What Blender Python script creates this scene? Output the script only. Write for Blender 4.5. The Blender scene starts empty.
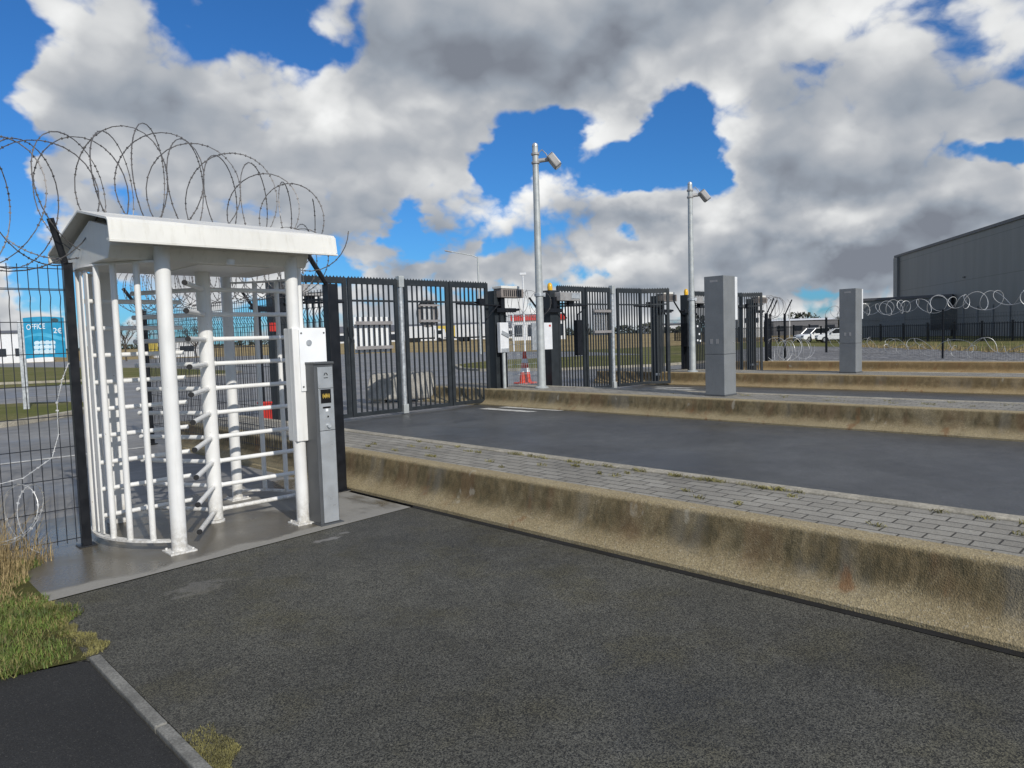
import bpy, math, random
from mathutils import Vector, Matrix
random.seed(7)
S = bpy.context.scene
COL = S.collection
PI = math.pi
R = math.radians

# ------------------------------------------------------------------ camera
F, CAMH, YAW, ROLL, HC = 720.0, 1.6, R(44.3), 0.031, 337.0
PITCH = math.atan((384 - HC) / F)
fw = Vector((math.sin(YAW) * math.cos(PITCH), math.cos(YAW) * math.cos(PITCH), -math.sin(PITCH)))
r0 = Vector((math.cos(YAW), -math.sin(YAW), 0))
u0 = r0.cross(fw)
cr, sr = math.cos(ROLL), math.sin(ROLL)
rt = cr * r0 - sr * u0
up = cr * u0 + sr * r0
cd = bpy.data.cameras.new('camera')
cam = bpy.data.objects.new('camera', cd)
COL.objects.link(cam)
M = Matrix.Identity(4)
for i in range(3):
    M[i][0], M[i][1], M[i][2] = rt[i], up[i], -fw[i]
M.translation = Vector((0, 0, CAMH))
cam.matrix_world = M
cd.sensor_width = 36
cd.lens = F / 1024 * 36
cd.clip_start, cd.clip_end = 0.05, 6000
S.camera = cam


def sky_dir(x, y):
    d = fw + rt * ((x - 512) / F) - up * ((y - 384) / F)
    return d.normalized()


# ------------------------------------------------------------------ nodes
class NT:
    """small helper around a node tree"""

    def __init__(self, tree):
        self.t = tree
        self.n = tree.nodes
        self.l = tree.links

    def node(self, kind, **kw):
        nd = self.n.new(kind)
        for k, v in kw.items():
            setattr(nd, k, v)
        return nd

    def put(self, sock, v):
        if isinstance(v, bpy.types.NodeSocket):
            self.l.new(v, sock)
        else:
            sock.default_value = v

    def math(self, op, a, b=0.0, c=0.0, clamp=False):
        nd = self.node('ShaderNodeMath', operation=op, use_clamp=clamp)
        self.put(nd.inputs[0], a)
        self.put(nd.inputs[1], b)
        self.put(nd.inputs[2], c)
        return nd.outputs[0]

    def vmath(self, op, a, b=(0, 0, 0)):
        nd = self.node('ShaderNodeVectorMath', operation=op)
        self.put(nd.inputs[0], a)
        self.put(nd.inputs[1], b)
        return nd.outputs['Value'] if op in ('LENGTH', 'DOT_PRODUCT', 'DISTANCE') else nd.outputs['Vector']

    def noise(self, vec, scale, detail=4, rough=0.55, dist=0.0):
        nd = self.node('ShaderNodeTexNoise')
        self.put(nd.inputs['Vector'], vec)
        nd.inputs['Scale'].default_value = scale
        nd.inputs['Detail'].default_value = detail
        nd.inputs['Roughness'].default_value = rough
        nd.inputs['Distortion'].default_value = dist
        return nd.outputs['Fac']

    def ramp(self, v, a, b, lo=0.0, hi=1.0, smooth=True):
        nd = self.node('ShaderNodeMapRange', interpolation_type='SMOOTHSTEP' if smooth else 'LINEAR')
        self.put(nd.inputs['Value'], v)
        nd.inputs['From Min'].default_value = a
        nd.inputs['From Max'].default_value = b
        nd.inputs['To Min'].default_value = lo
        nd.inputs['To Max'].default_value = hi
        return nd.outputs['Result']

    def mix(self, f, a, b, mode='MIX'):
        nd = self.node('ShaderNodeMix', data_type='RGBA', blend_type=mode)
        self.put(nd.inputs[0], f)
        for s, v in ((nd.inputs[6], a), (nd.inputs[7], b)):
            if isinstance(v, (tuple, list)):
                v = tuple(v) + (1,) if len(v) == 3 else v
            self.put(s, v)
        return nd.outputs[2]

    def xyz(self, vec):
        nd = self.node('ShaderNodeSeparateXYZ')
        self.put(nd.inputs[0], vec)
        return nd.outputs

    def comb(self, x, y, z):
        nd = self.node('ShaderNodeCombineXYZ')
        for s, v in zip(nd.inputs, (x, y, z)):
            self.put(s, v)
        return nd.outputs[0]


def new_mat(name):
    m = bpy.data.materials.new(name)
    m.use_nodes = True
    nt = NT(m.node_tree)
    bs = m.node_tree.nodes['Principled BSDF']
    return m, nt, bs


def pos(nt):
    return nt.node('ShaderNodeNewGeometry').outputs['Position']


def bump(nt, bs, h, strength=0.3, dist=0.01):
    b = nt.node('ShaderNodeBump')
    b.inputs['Strength'].default_value = strength
    b.inputs['Distance'].default_value = dist
    nt.put(b.inputs['Height'], h)
    nt.l.new(b.outputs[0], bs.inputs['Normal'])


def plain(name, col, rough=0.5, metal=0.0, var=0.12, scale=6.0, spec=0.5, dirt=0.0, dirtcol=(0.12, 0.1, 0.07), fine=0.0, grime=0.0):
    """painted or bare surface with gentle wear"""
    m, nt, bs = new_mat(name)
    p = pos(nt)
    n = nt.noise(p, scale, 5, 0.6)
    k = nt.ramp(n, 0.3, 0.7, 1 - var, 1 + var)
    c = nt.vmath('MULTIPLY', tuple(col), nt.comb(k, k, k))
    if fine:
        n2 = nt.noise(p, scale * 14, 3, 0.6)
        k2 = nt.ramp(n2, 0.3, 0.7, 1 - fine, 1 + fine)
        c = nt.vmath('MULTIPLY', c, nt.comb(k2, k2, k2))
    if dirt:
        x = nt.xyz(p)
        st = nt.noise(nt.comb(nt.math('MULTIPLY', x[0], 22.0), nt.math('MULTIPLY', x[1], 22.0), nt.math('MULTIPLY', x[2], 2.0)), 1.0, 5, 0.65)
        c = nt.mix(nt.ramp(st, 0.5, 0.78, 0, dirt), c, dirtcol)
    if grime:
        zz = nt.xyz(p)[2]
        gm = nt.math('MULTIPLY', nt.ramp(zz, 0.0, .34, 1.0, 0.0), nt.ramp(nt.noise(p, 26, 5, .65), .35, .65, .15, 1.0))
        c = nt.mix(nt.math('MULTIPLY', gm, grime), c, (.23, .19, .12))
        ch = nt.ramp(nt.noise(p, 38, 3, .6), .735, .76, 0, .8)
        c = nt.mix(ch, c, (.22, .12, .06))
    nt.put(bs.inputs['Base Color'], c)
    nt.put(bs.inputs['Roughness'], nt.ramp(n, 0.3, 0.7, max(0.05, rough - 0.1), min(1, rough + 0.1)))
    bs.inputs['Metallic'].default_value = metal
    bs.inputs['Specular IOR Level'].default_value = spec
    return m


def asphalt(name, base, speck=0.5, wet=0.0, rough=0.8, sc=1.0, patch=None, seam=False):
    m, nt, bs = new_mat(name)
    p = pos(nt)
    vor = nt.node('ShaderNodeTexVoronoi')
    nt.put(vor.inputs['Vector'], p)
    vor.inputs['Scale'].default_value = 185 * sc
    vc = nt.xyz(vor.outputs['Color'])
    stone = nt.ramp(vc[0], 0.15, 0.95, 1 - speck, 1 + speck, smooth=False)
    light = nt.ramp(vc[1], 0.972, 0.985, 0, 1)
    big = nt.noise(p, 0.55, 5, 0.6, 0.3)
    mid = nt.noise(p, 4.5, 4, 0.6)
    k = nt.math('MULTIPLY', stone, nt.ramp(big, 0.3, 0.7, 0.78, 1.2))
    k = nt.math('MULTIPLY', k, nt.ramp(mid, 0.3, 0.7, 0.88, 1.12))
    c = nt.vmath('MULTIPLY', tuple(base), nt.comb(k, k, k))
    c = nt.mix(nt.math('MULTIPLY', light, 0.0 if speck < .1 else 0.35 if base[0] > .05 else .18), c, (0.3, 0.28, 0.24))
    if patch:
        x = nt.xyz(p)
        for (cx, cy, rx, ry, col, amt) in patch:
            dx = nt.math('DIVIDE', nt.math('SUBTRACT', x[0], cx), rx)
            dy = nt.math('DIVIDE', nt.math('SUBTRACT', x[1], cy), ry)
            d = nt.math('SQRT', nt.math('ADD', nt.math('MULTIPLY', dx, dx), nt.math('MULTIPLY', dy, dy)))
            d = nt.math('ADD', d, nt.ramp(nt.noise(p, 9.0, 5, 0.65), 0.2, 0.8, -0.8, 0.8))
            c = nt.mix(nt.ramp(d, 0.55, 1.0, amt, 0.0), c, col)
    wn = nt.noise(p, 0.45, 4, 0.6, 0.5)
    if speck > .65:
        ol = nt.ramp(nt.noise(nt.vmath('ADD', p, (3, 7, 0)), 1.5, 5, .65), .46, .68, 0, .55)
        c = nt.mix(ol, c, nt.vmath('MULTIPLY', c, (.95, .88, .55)))
    w = nt.ramp(wn, 0.42, 0.62, 0, wet)
    c = nt.mix(w, c, nt.vmath('MULTIPLY', c, (0.62, 0.62, 0.66)))
    nt.put(bs.inputs['Base Color'], c)
    nt.put(bs.inputs['Roughness'], nt.math('SUBTRACT', rough, nt.math('MULTIPLY', w, 0.5)))
    h = nt.math('ADD', vor.outputs['Distance'], nt.math('MULTIPLY', mid, 0.4))
    if speck > .1:
        bump(nt, bs, h, 0.4 if wet < .5 else 0.06, 0.004)
    return m


def sets(d):
    return d


# materials -----------------------------------------------------------------
MAT = {}
MAT['asphalt'] = asphalt('coarse_asphalt', (0.078, 0.075, 0.060), 0.78, 0.42, 0.78,
                         patch=[(2.95, 5.22, 0.12, 0.045, (0.26, 0.25, 0.23), 0.8), (3.12, 5.28, 0.07, 0.03, (0.24, 0.23, 0.21), 0.7),
                                (1.75, 4.85, 0.22, 0.14, (0.2, 0.19, 0.17), 0.4)])
MAT['asphalt_dark'] = asphalt('smooth_dark_asphalt', (0.0225, 0.0222, 0.0215), 0.45, 0.0, 0.9, 1.4)
MAT['asphalt_lane'] = asphalt('lane_asphalt', (0.082, 0.083, 0.080), 0.5, 0.35, 0.52,
                              patch=[(8.1, 10.9, 0.45, 0.25, (0.035, 0.035, 0.036), 0.6), (9.2, 10.6, 0.5, 0.2, (0.035, 0.035, 0.036), 0.5)])
MAT['asphalt_out'] = asphalt('outer_road_asphalt', (0.215, 0.21, 0.20), 0.06, 0.5, 0.7, 0.7)

def slab_mat():
    m, nt, bs = new_mat('damp_concrete')
    p = pos(nt)
    n = nt.noise(p, 1.1, 6, 0.62, 0.4)
    fine = nt.noise(p, 60, 4, 0.6)
    x = nt.xyz(p)
    # puddled middle, drier rim along the front edge and the right hand corner
    dry = nt.math('ADD', nt.ramp(x[1], 5.35, 5.75, 0.42, -0.05), nt.ramp(x[0], 2.7, 3.6, 0.0, 0.3))
    dmask = nt.ramp(nt.math('ADD', nt.math('SUBTRACT', n, 0.5), dry), 0.10, 0.22, 0, 1)
    wetc = nt.mix(fine, (0.10, 0.088, 0.066), (0.15, 0.133, 0.102))
    dryc = nt.mix(fine, (0.22, 0.21, 0.185), (0.33, 0.315, 0.28))
    nt.put(bs.inputs['Base Color'], nt.mix(dmask, wetc, dryc))
    nt.put(bs.inputs['Roughness'], nt.math('ADD', nt.ramp(dmask, 0, 1, 0.3, 0.75), nt.ramp(n, 0.3, 0.7, -0.06, 0.12)))
    bump(nt, bs, nt.math('ADD', fine, nt.math('MULTIPLY', n, 1.5)), 0.18, 0.006)
    return m

MAT['slab'] = slab_mat()


def kerb_mat():
    m, nt, bs = new_mat('stained_kerb_concrete')
    p = pos(nt)
    x = nt.xyz(p)
    fine = nt.noise(p, 85, 4, 0.7)
    vor = nt.node('ShaderNodeTexVoronoi')
    nt.put(vor.inputs['Vector'], p)
    vor.inputs['Scale'].default_value = 120
    agg = nt.ramp(nt.xyz(vor.outputs['Color'])[0], 0, 1, 0.7, 1.28, smooth=False)
    stone = nt.ramp(nt.xyz(vor.outputs['Color'])[1], .9, .95, 0, .4)
    big = nt.noise(p, 1.7, 4, 0.6)
    base = nt.mix(big, (0.27, 0.21, 0.11), (0.42, 0.345, 0.205))
    # the farther kerbs carry a browner run-off film
    base = nt.mix(nt.ramp(x[0], 12, 26, 0, .75), base, (0.40, 0.255, 0.10))
    base = nt.vmath('MULTIPLY', base, nt.comb(agg, agg, agg))
    base = nt.mix(stone, base, (0.6, 0.53, 0.40))
    # algae streaks running down from the lip
    stv = nt.comb(nt.math('MULTIPLY', x[0], 6.0), nt.math('MULTIPLY', x[1], 4.5), nt.math('MULTIPLY', x[2], 2.2))
    st = nt.noise(stv, 1.5, 6, 0.66, 0.6)
    blot = nt.noise(p, 0.8, 4, 0.6)
    zone = nt.math('MULTIPLY', nt.ramp(nt.math('ADD', x[2], nt.math('MULTIPLY', nt.math('SUBTRACT', nt.noise(p, 3, 4), .5), .16)), 0.035, 0.185, 0.15, 1.0), nt.ramp(x[2], 0.345, 0.378, 1.0, 0.10))
    a = nt.math('MULTIPLY', nt.ramp(nt.math('ADD', st, nt.math('MULTIPLY', nt.math('SUBTRACT', blot, 0.5), 0.7)), 0.26, 0.6, 0.5, 1.0), zone)
    algae = nt.mix(nt.ramp(nt.noise(stv, 3.5, 5, .65), .3, .7), (0.045, 0.036, 0.013), (0.15, 0.108, 0.048))
    hue = nt.noise(nt.comb(nt.math('MULTIPLY', x[0], 1.5), nt.math('MULTIPLY', x[1], 1.5), 0.0), 1.4, 3, .6)
    algae = nt.mix(nt.ramp(hue, .52, .66, 0, .65), algae, (0.13, 0.125, 0.11))
    algae = nt.mix(nt.ramp(hue, .47, .36, 0, .6), algae, (0.12, 0.06, 0.025))
    algae = nt.mix(nt.ramp(x[0], 12, 26, 0, .6), algae, (0.22, 0.14, 0.055))
    c = nt.mix(nt.math('MULTIPLY', a, 0.88), base, algae)
    # a few rusty runs
    rn = nt.noise(nt.comb(nt.math('MULTIPLY', x[0], 3.0), nt.math('MULTIPLY', x[1], 3.0), nt.math('MULTIPLY', x[2], 0.7)), 1.3, 4, 0.6)
    rm = nt.math('MULTIPLY', nt.ramp(rn, 0.60, 0.72, 0, 0.7), nt.ramp(x[2], 0.30, 0.36, 1, 0))
    c = nt.mix(rm, c, (0.19, 0.085, 0.03))
    pale = nt.math('MULTIPLY', nt.ramp(nt.noise(stv, 1.1, 3, 0.6, 0.2), 0.66, 0.73, 0, 0.5), nt.ramp(x[2], 0.02, 0.1, 0.3, 1))
    c = nt.mix(pale, c, (0.42, 0.39, 0.31))
    nt.put(bs.inputs['Base Color'], c)
    bs.inputs['Roughness'].default_value = 0.85
    h = nt.math('ADD', nt.math('MULTIPLY', vor.outputs['Distance'], 0.8), fine)
    h = nt.math('ADD', h, nt.math('MULTIPLY', st, 2.0))
    bump(nt, bs, h, 0.5, 0.008)
    return m

MAT['kerb'] = kerb_mat()


def paver_mat():
    m, nt, bs = new_mat('grey_pavers')
    p = pos(nt)
    x = nt.xyz(p)
    br = nt.node('ShaderNodeTexBrick')
    nt.put(br.inputs['Vector'], nt.comb(x[1], x[0], 0.0))
    br.offset = 0.5
    br.inputs['Scale'].default_value = 1.0
    br.inputs['Brick Width'].default_value = 0.235
    br.inputs['Row Height'].default_value = 0.119
    br.inputs['Mortar Size'].default_value = 0.006
    br.inputs['Mortar Smooth'].default_value = 0.2
    br.inputs['Bias'].default_value = 0.0
    br.inputs['Color1'].default_value = (0.24, 0.222, 0.185, 1)
    br.inputs['Color2'].default_value = (0.31, 0.29, 0.245, 1)
    br.inputs['Mortar'].default_value = (0.055, 0.05, 0.038, 1)
    f = nt.noise(p, 90, 4, 0.7)
    b = nt.noise(p, 1.3, 4, 0.6)
    k = nt.math('MULTIPLY', nt.ramp(f, 0.3, 0.7, 0.8, 1.2), nt.ramp(b, 0.3, 0.7, 0.82, 1.14))
    c = nt.vmath('MULTIPLY', br.outputs['Color'], nt.comb(k, k, k))
    lich = nt.ramp(nt.noise(p, 14, 4, 0.6), 0.66, 0.74, 0, 0.6)
    c = nt.mix(lich, c, (0.1, 0.09, 0.05))
    nt.put(bs.inputs['Base Color'], c)
    bs.inputs['Roughness'].default_value = 0.75
    bump(nt, bs, nt.math('ADD', nt.math('MULTIPLY', br.outputs['Fac'], -3.0), nt.math('MULTIPLY', f, 0.5)), 0.7, 0.004)
    return m

MAT['paver'] = paver_mat()


def ground_mat(name, a, b, c3, scale=3.0, rough=0.95, bumpd=0.03):
    m, nt, bs = new_mat(name)
    p = pos(nt)
    n1 = nt.noise(p, scale * 0.12, 5, 0.62)
    n2 = nt.noise(p, scale * 5, 5, 0.7)
    c = nt.mix(nt.ramp(n1, 0.35, 0.65), a, b)
    c = nt.mix(nt.ramp(n2, 0.45, 0.7), c, c3)
    nt.put(bs.inputs['Base Color'], c)
    bs.inputs['Roughness'].default_value = rough
    bs.inputs['Specular IOR Level'].default_value = 0.15
    bump(nt, bs, n2, 0.6, bumpd)
    return m

MAT['turf'] = ground_mat('turf', (0.115, 0.125, 0.03), (0.19, 0.17, 0.07), (0.075, 0.085, 0.022))
MAT['field'] = ground_mat('dry_field', (0.30, 0.22, 0.11), (0.38, 0.29, 0.15), (0.17, 0.15, 0.06), 0.7)
MAT['soil'] = ground_mat('soil_and_moss', (0.085, 0.08, 0.03), (0.11, 0.12, 0.03), (0.055, 0.055, 0.02), 14.0)
MAT['moss'] = ground_mat('yellow_moss', (0.12, 0.115, 0.02), (0.17, 0.15, 0.035), (0.07, 0.075, 0.02), 30, 0.95, 0.02)


def gravel_mat():
    m, nt, bs = new_mat('grey_gravel')
    p = pos(nt)
    v = nt.node('ShaderNodeTexVoronoi')
    nt.put(v.inputs['Vector'], p)
    v.inputs['Scale'].default_value = 7
    k = nt.xyz(v.outputs['Color'])[0]
    c = nt.mix(k, (0.06, 0.06, 0.065), (0.30, 0.295, 0.29))
    c = nt.mix(nt.ramp(nt.noise(p, 0.2, 5, 0.6), 0.45, 0.65, 0, 0.6), c, (0.15, 0.145, 0.14))
    nt.put(bs.inputs['Base Color'], c)
    bs.inputs['Roughness'].default_value = 0.9
    bump(nt, bs, v.outputs['Distance'], 0.8, 0.06)
    return m

MAT['gravel'] = gravel_mat()
MAT['white'] = plain('white_paint', (0.80, 0.795, 0.77), 0.42, 0, 0.03, 5, 0.5, 0.22, (0.38, 0.35, 0.27), 0.0, 0.55)
MAT['roofwhite'] = plain('aged_white_sheet', (0.73, 0.715, 0.66), 0.45, 0, 0.05, 3, 0.5, 0.3, (0.42, 0.39, 0.3))
MAT['blackcap'] = plain('black_rubber', (0.012, 0.012, 0.013), 0.6)
MAT['black'] = plain('black_coated_steel', (0.007, 0.008, 0.011), 0.4, 0.0, 0.2, 8, 0.4, 0.05, (0.03, 0.03, 0.03))
MAT['mesh'] = plain('dark_mesh_wire', (0.013, 0.015, 0.02), 0.45)
MAT['anthracite'] = plain('anthracite_steel', (0.024, 0.0285, 0.032), 0.42, 0.0, 0.14, 5, 0.4, 0.15, (0.05, 0.055, 0.06))
MAT['pillar'] = plain('grey_coated_panel', (0.195, 0.205, 0.21), 0.55, 0.0, 0.07, 3, 0.4, 0.18, (0.12, 0.125, 0.13), 0.05)
MAT['readerside'] = plain('dark_grey_panel', (0.085, 0.09, 0.095), 0.42, 0, 0.08)
MAT['readerfront'] = plain('brushed_panel', (0.42, 0.44, 0.455), 0.36, 0.35, 0.05, 9)
MAT['galv'] = plain('galvanised_steel', (0.52, 0.54, 0.55), 0.42, 0.55, 0.16, 14, 0.5, 0.12, (0.3, 0.3, 0.29))
MAT['pole'] = plain('pale_grey_pole', (0.47, 0.49, 0.48), 0.45, 0.25, 0.1, 6, 0.5, 0.15, (0.28, 0.28, 0.26))
MAT['razor'] = plain('razor_steel', (0.17, 0.16, 0.155), 0.5, 0.4, 0.2, 20)
MAT['razorbright'] = plain('bright_razor_steel', (0.5, 0.5, 0.49), 0.42, 0.35, 0.15, 20)
MAT['concrete'] = plain('old_concrete', (0.34, 0.325, 0.29), 0.85, 0, 0.22, 3, 0.2, 0.75, (0.11, 0.10, 0.08), 0.15)
MAT['edging'] = plain('concrete_edging', (0.36, 0.33, 0.265), 0.85, 0, 0.2, 4, 0.2, 0.0, (0.1, 0.09, 0.05), 0.25)
MAT['edgestone'] = plain('grey_edging', (0.2, 0.195, 0.175), 0.85, 0, 0.25, 7, 0.2, 0.0, (0.1, 0.09, 0.05), 0.25)
MAT['line'] = plain('worn_road_paint', (0.52, 0.51, 0.47), 0.7, 0, 0.3, 9, 0.3, 0, (0.1, 0.1, 0.1), 0.25)
MAT['blue'] = plain('blue_print', (0.012, 0.27, 0.47), 0.35, 0, 0.1, 4)
MAT['bluelight'] = plain('light_blue_print', (0.06, 0.40, 0.62), 0.35, 0, 0.05)
MAT['palecup'] = plain('pale_print', (0.55, 0.70, 0.78), 0.4, 0, 0.1)
MAT['print_white'] = plain('white_print', (0.86, 0.87, 0.87), 0.4, 0, 0.03)
MAT['print_dark'] = plain('dark_print', (0.02, 0.06, 0.08), 0.4, 0, 0.03)
MAT['housing'] = plain('grey_brown_cover', (0.24, 0.21, 0.19), 0.5, 0, 0.12)
MAT['signback'] = plain('bare_sign_back', (0.56, 0.57, 0.58), 0.5, 0.2, 0.08)
MAT['signrail'] = plain('sign_rail', (0.30, 0.28, 0.27), 0.5, 0.2, 0.08)
MAT['red'] = plain('red_plastic', (0.52, 0.03, 0.02), 0.45)
MAT['orange'] = plain('cone_orange', (0.75, 0.07, 0.025), 0.5)
MAT['yellow'] = plain('amber_lens', (0.75, 0.42, 0.02), 0.25)
MAT['iconyellow'] = plain('yellow_icon', (0.80, 0.55, 0.10), 0.4)
MAT['icondark'] = plain('display_black', (0.01, 0.01, 0.011), 0.15)
MAT['lampglass'] = plain('lamp_glass', (0.10, 0.10, 0.11), 0.15)
MAT['lamphead'] = plain('lamp_casing', (0.36, 0.35, 0.34), 0.5, 0.2)
MAT['carwhite'] = plain('white_car_paint', (0.80, 0.81, 0.82), 0.22, 0, 0.02)
MAT['carglass'] = plain('car_glass', (0.015, 0.018, 0.022), 0.08)
MAT['tyre'] = plain('tyre_rubber', (0.015, 0.015, 0.015), 0.8)
MAT['rim'] = plain('alloy', (0.45, 0.46, 0.47), 0.35, 0.6)
MAT['bark'] = plain('bark', (0.085, 0.07, 0.055), 0.9, 0, 0.25)
MAT['evergreen'] = plain('dark_hedge_leaf', (0.045, 0.05, 0.03), 0.85, 0, 0.35, 1.2)
MAT['straw'] = plain('straw', (0.36, 0.27, 0.13), 0.8, 0, 0.35, 9)
MAT['blade'] = plain('grass_blade', (0.105, 0.155, 0.026), 0.7, 0, 0.4, 6)
MAT['bladeyellow'] = plain('yellowing_blade', (0.20, 0.18, 0.06), 0.7, 0, 0.4, 6)
MAT['wallwhite'] = plain('white_cladding', (0.72, 0.73, 0.74), 0.5, 0, 0.05)
MAT['roofgrey'] = plain('grey_roof', (0.12, 0.12, 0.13), 0.6, 0, 0.1)
MAT['window'] = plain('dark_window', (0.025, 0.03, 0.04), 0.12)
MAT['lorryblue'] = plain('blue_tarpaulin', (0.06, 0.13, 0.25), 0.5)
MAT['ochre'] = plain('ochre_board', (0.60, 0.45, 0.08), 0.6)
MAT['brick'] = plain('brown_cladding', (0.2, 0.13, 0.09), 0.7)


def warehouse_mat():
    m, nt, bs = new_mat('grey_cladding')
    p = pos(nt)
    x = nt.xyz(p)
    tc = nt.node('ShaderNodeTexCoord').outputs['Object']
    o = nt.xyz(tc)
    fr = nt.math('FRACT', nt.math('DIVIDE', o[2], 4.6))
    seam = nt.ramp(nt.math('ABSOLUTE', nt.math('SUBTRACT', fr, 0.5)), 0.0, 0.012, 0.55, 1.0)
    st = nt.noise(nt.comb(nt.math('MULTIPLY', x[0], 0.8), nt.math('MULTIPLY', x[1], 0.8), nt.math('MULTIPLY', x[2], 0.08)), 1.0, 5, 0.6)
    k = nt.math('MULTIPLY', seam, nt.ramp(st, 0.3, 0.7, 0.92, 1.06))
    nt.put(bs.inputs['Base Color'], nt.vmath('MULTIPLY', (0.20, 0.205, 0.20), nt.comb(k, k, k)))
    bs.inputs['Roughness'].default_value = 0.55
    return m

MAT['warehouse'] = warehouse_mat()

# ------------------------------------------------------------------ mesh builder
class MB:
    def __init__(self):
        self.v, self.f = [], []

    def add(self, vs, fs):
        o = len(self.v)
        self.v += [tuple(v) for v in vs]
        self.f += [tuple(i + o for i in f) for f in fs]
        return self

    def box(self, c, s, rz=0.0, mtx=None):
        hx, hy, hz = s[0] / 2, s[1] / 2, s[2] / 2
        vs = [Vector((x, y, z)) for z in (-hz, hz) for y in (-hy, hy) for x in (-hx, hx)]
        if rz:
            rm = Matrix.Rotation(rz, 3, 'Z')
            vs = [rm @ v for v in vs]
        if mtx is not None:
            vs = [mtx @ v for v in vs]
        c = Vector(c)
        return self.add([v + c for v in vs], [(0, 2, 3, 1), (4, 5, 7, 6), (0, 1, 5, 4), (2, 6, 7, 3), (0, 4, 6, 2), (1, 3, 7, 5)])

    def b2(self, a, b):
        return self.box([(a[i] + b[i]) / 2 for i in range(3)], [abs(b[i] - a[i]) for i in range(3)])

    def tube(self, pts, r, n=8, caps=True, r2=None):
        pts = [Vector(p) for p in pts]
        m = len(pts)
        vs = []
        t0 = (pts[1] - pts[0]).normalized()
        a = t0.orthogonal().normalized()
        for i, p in enumerate(pts):
            if i == 0:
                t = t0
            elif i == m - 1:
                t = (pts[i] - pts[i - 1]).normalized()
            else:
                t = (pts[i + 1] - pts[i - 1]).normalized()
            a = (a - t * a.dot(t))
            a = a.normalized() if a.length > 1e-6 else t.orthogonal().normalized()
            b = t.cross(a)
            rr = r if r2 is None else r + (r2 - r) * i / (m - 1)
            vs += [p + (a * math.cos(2 * PI * k / n) + b * math.sin(2 * PI * k / n)) * rr for k in range(n)]
        fs = [(i * n + k, i * n + (k + 1) % n, (i + 1) * n + (k + 1) % n, (i + 1) * n + k) for i in range(m - 1) for k in range(n)]
        if caps:
            fs += [tuple(reversed(range(n))), tuple((m - 1) * n + k for k in range(n))]
        return self.add(vs, fs)

    def lathe(self, c, prof, n=20):
        vs = []
        for (r, z) in prof:
            vs += [(c[0] + r * math.cos(2 * PI * k / n), c[1] + r * math.sin(2 * PI * k / n), c[2] + z) for k in range(n)]
        m = len(prof)
        fs = [(i * n + k, i * n + (k + 1) % n, (i + 1) * n + (k + 1) % n, (i + 1) * n + k) for i in range(m - 1) for k in range(n)]
        fs += [tuple(reversed(range(n))), tuple((m - 1) * n + k for k in range(n))]
        return self.add(vs, fs)

    def prism(self, prof, axis, a, b):
        """closed 2D profile extruded along axis; prof coords are the two other axes in order"""
        def mk(p, t):
            if axis == 'x':
                return (t, p[0], p[1])
            if axis == 'y':
                return (p[0], t, p[1])
            return (p[0], p[1], t)
        n = len(prof)
        vs = [mk(p, a) for p in prof] + [mk(p, b) for p in prof]
        fs = [tuple(range(n)), tuple(reversed(range(n, 2 * n)))] + [(k, (k + 1) % n, n + (k + 1) % n, n + k) for k in range(n)]
        return self.add(vs, fs)

    def sheet(self, pts, z):
        return self.add([(p[0], p[1], z) for p in pts], [tuple(range(len(pts)))])

    def build(self, name, mat, parent=None, smooth=False, bevel=0.0, loc=None):
        me = bpy.data.meshes.new(name)
        me.from_pydata(self.v, [], self.f)
        me.validate()
        me.update()
        import bmesh
        bm = bmesh.new()
        bm.from_mesh(me)
        if len(self.f) < 60000:
            bmesh.ops.recalc_face_normals(bm, faces=bm.faces)
        bm.to_mesh(me)
        bm.free()
        me.materials.append(mat)
        if smooth:
            for p in me.polygons:
                p.use_smooth = True
            try:
                me.set_sharp_from_angle(angle=R(40))
            except Exception:
                pass
        o = bpy.data.objects.new(name, me)
        COL.objects.link(o)
        if parent:
            o.parent = parent
        if loc is not None:
            o.location = loc
        if bevel:
            bv = o.modifiers.new('bevel', 'BEVEL')
            bv.width = bevel
            bv.segments = 2
            bv.limit_method = 'ANGLE'
            bv.angle_limit = R(35)
        return o


def tag(o, label, cat, group=None, kind=None):
    o['label'] = label
    o['category'] = cat
    if group:
        o['group'] = group
    if kind:
        o['kind'] = kind
    return o


def thing(name, loc, label, cat, group=None, rz=0.0):
    o = bpy.data.objects.new(name, None)
    o.empty_display_size = 0.2
    COL.objects.link(o)
    o.location = loc
    o.rotation_euler = (0, 0, rz)
    return tag(o, label, cat, group)


def struct(name, mb, mat):
    o = mb.build(name, mat)
    o['kind'] = 'structure'
    return o


def dup(root, loc, label, rz=None):
    """copy of a thing with copies of its parts and sub-parts"""
    kids = {}
    for o in COL.objects:
        kids.setdefault(o.parent, []).append(o)

    def rec(o, par):
        c = o.copy()
        COL.objects.link(c)
        if par:
            c.parent = par
        for k in kids.get(o, []):
            rec(k, c)
        return c
    r = rec(root, None)
    r.location = loc
    if rz is not None:
        r.rotation_euler = (0, 0, rz)
    r['label'] = label
    return r


def text_mesh(txt, size, depth=0.002):
    """verts, faces of flat lettering in the local XY plane"""
    cu = bpy.data.curves.new('lettering', 'FONT')
    cu.body = txt
    cu.size = size
    cu.extrude = depth
    o = bpy.data.objects.new('lettering', cu)
    COL.objects.link(o)
    dg = bpy.context.evaluated_depsgraph_get()
    me = bpy.data.meshes.new_from_object(o.evaluated_get(dg))
    vs = [v.co.copy() for v in me.vertices]
    fs = [tuple(p.vertices) for p in me.polygons]
    bpy.data.objects.remove(o)
    bpy.data.curves.remove(cu)
    bpy.data.meshes.remove(me)
    return vs, fs


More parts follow.
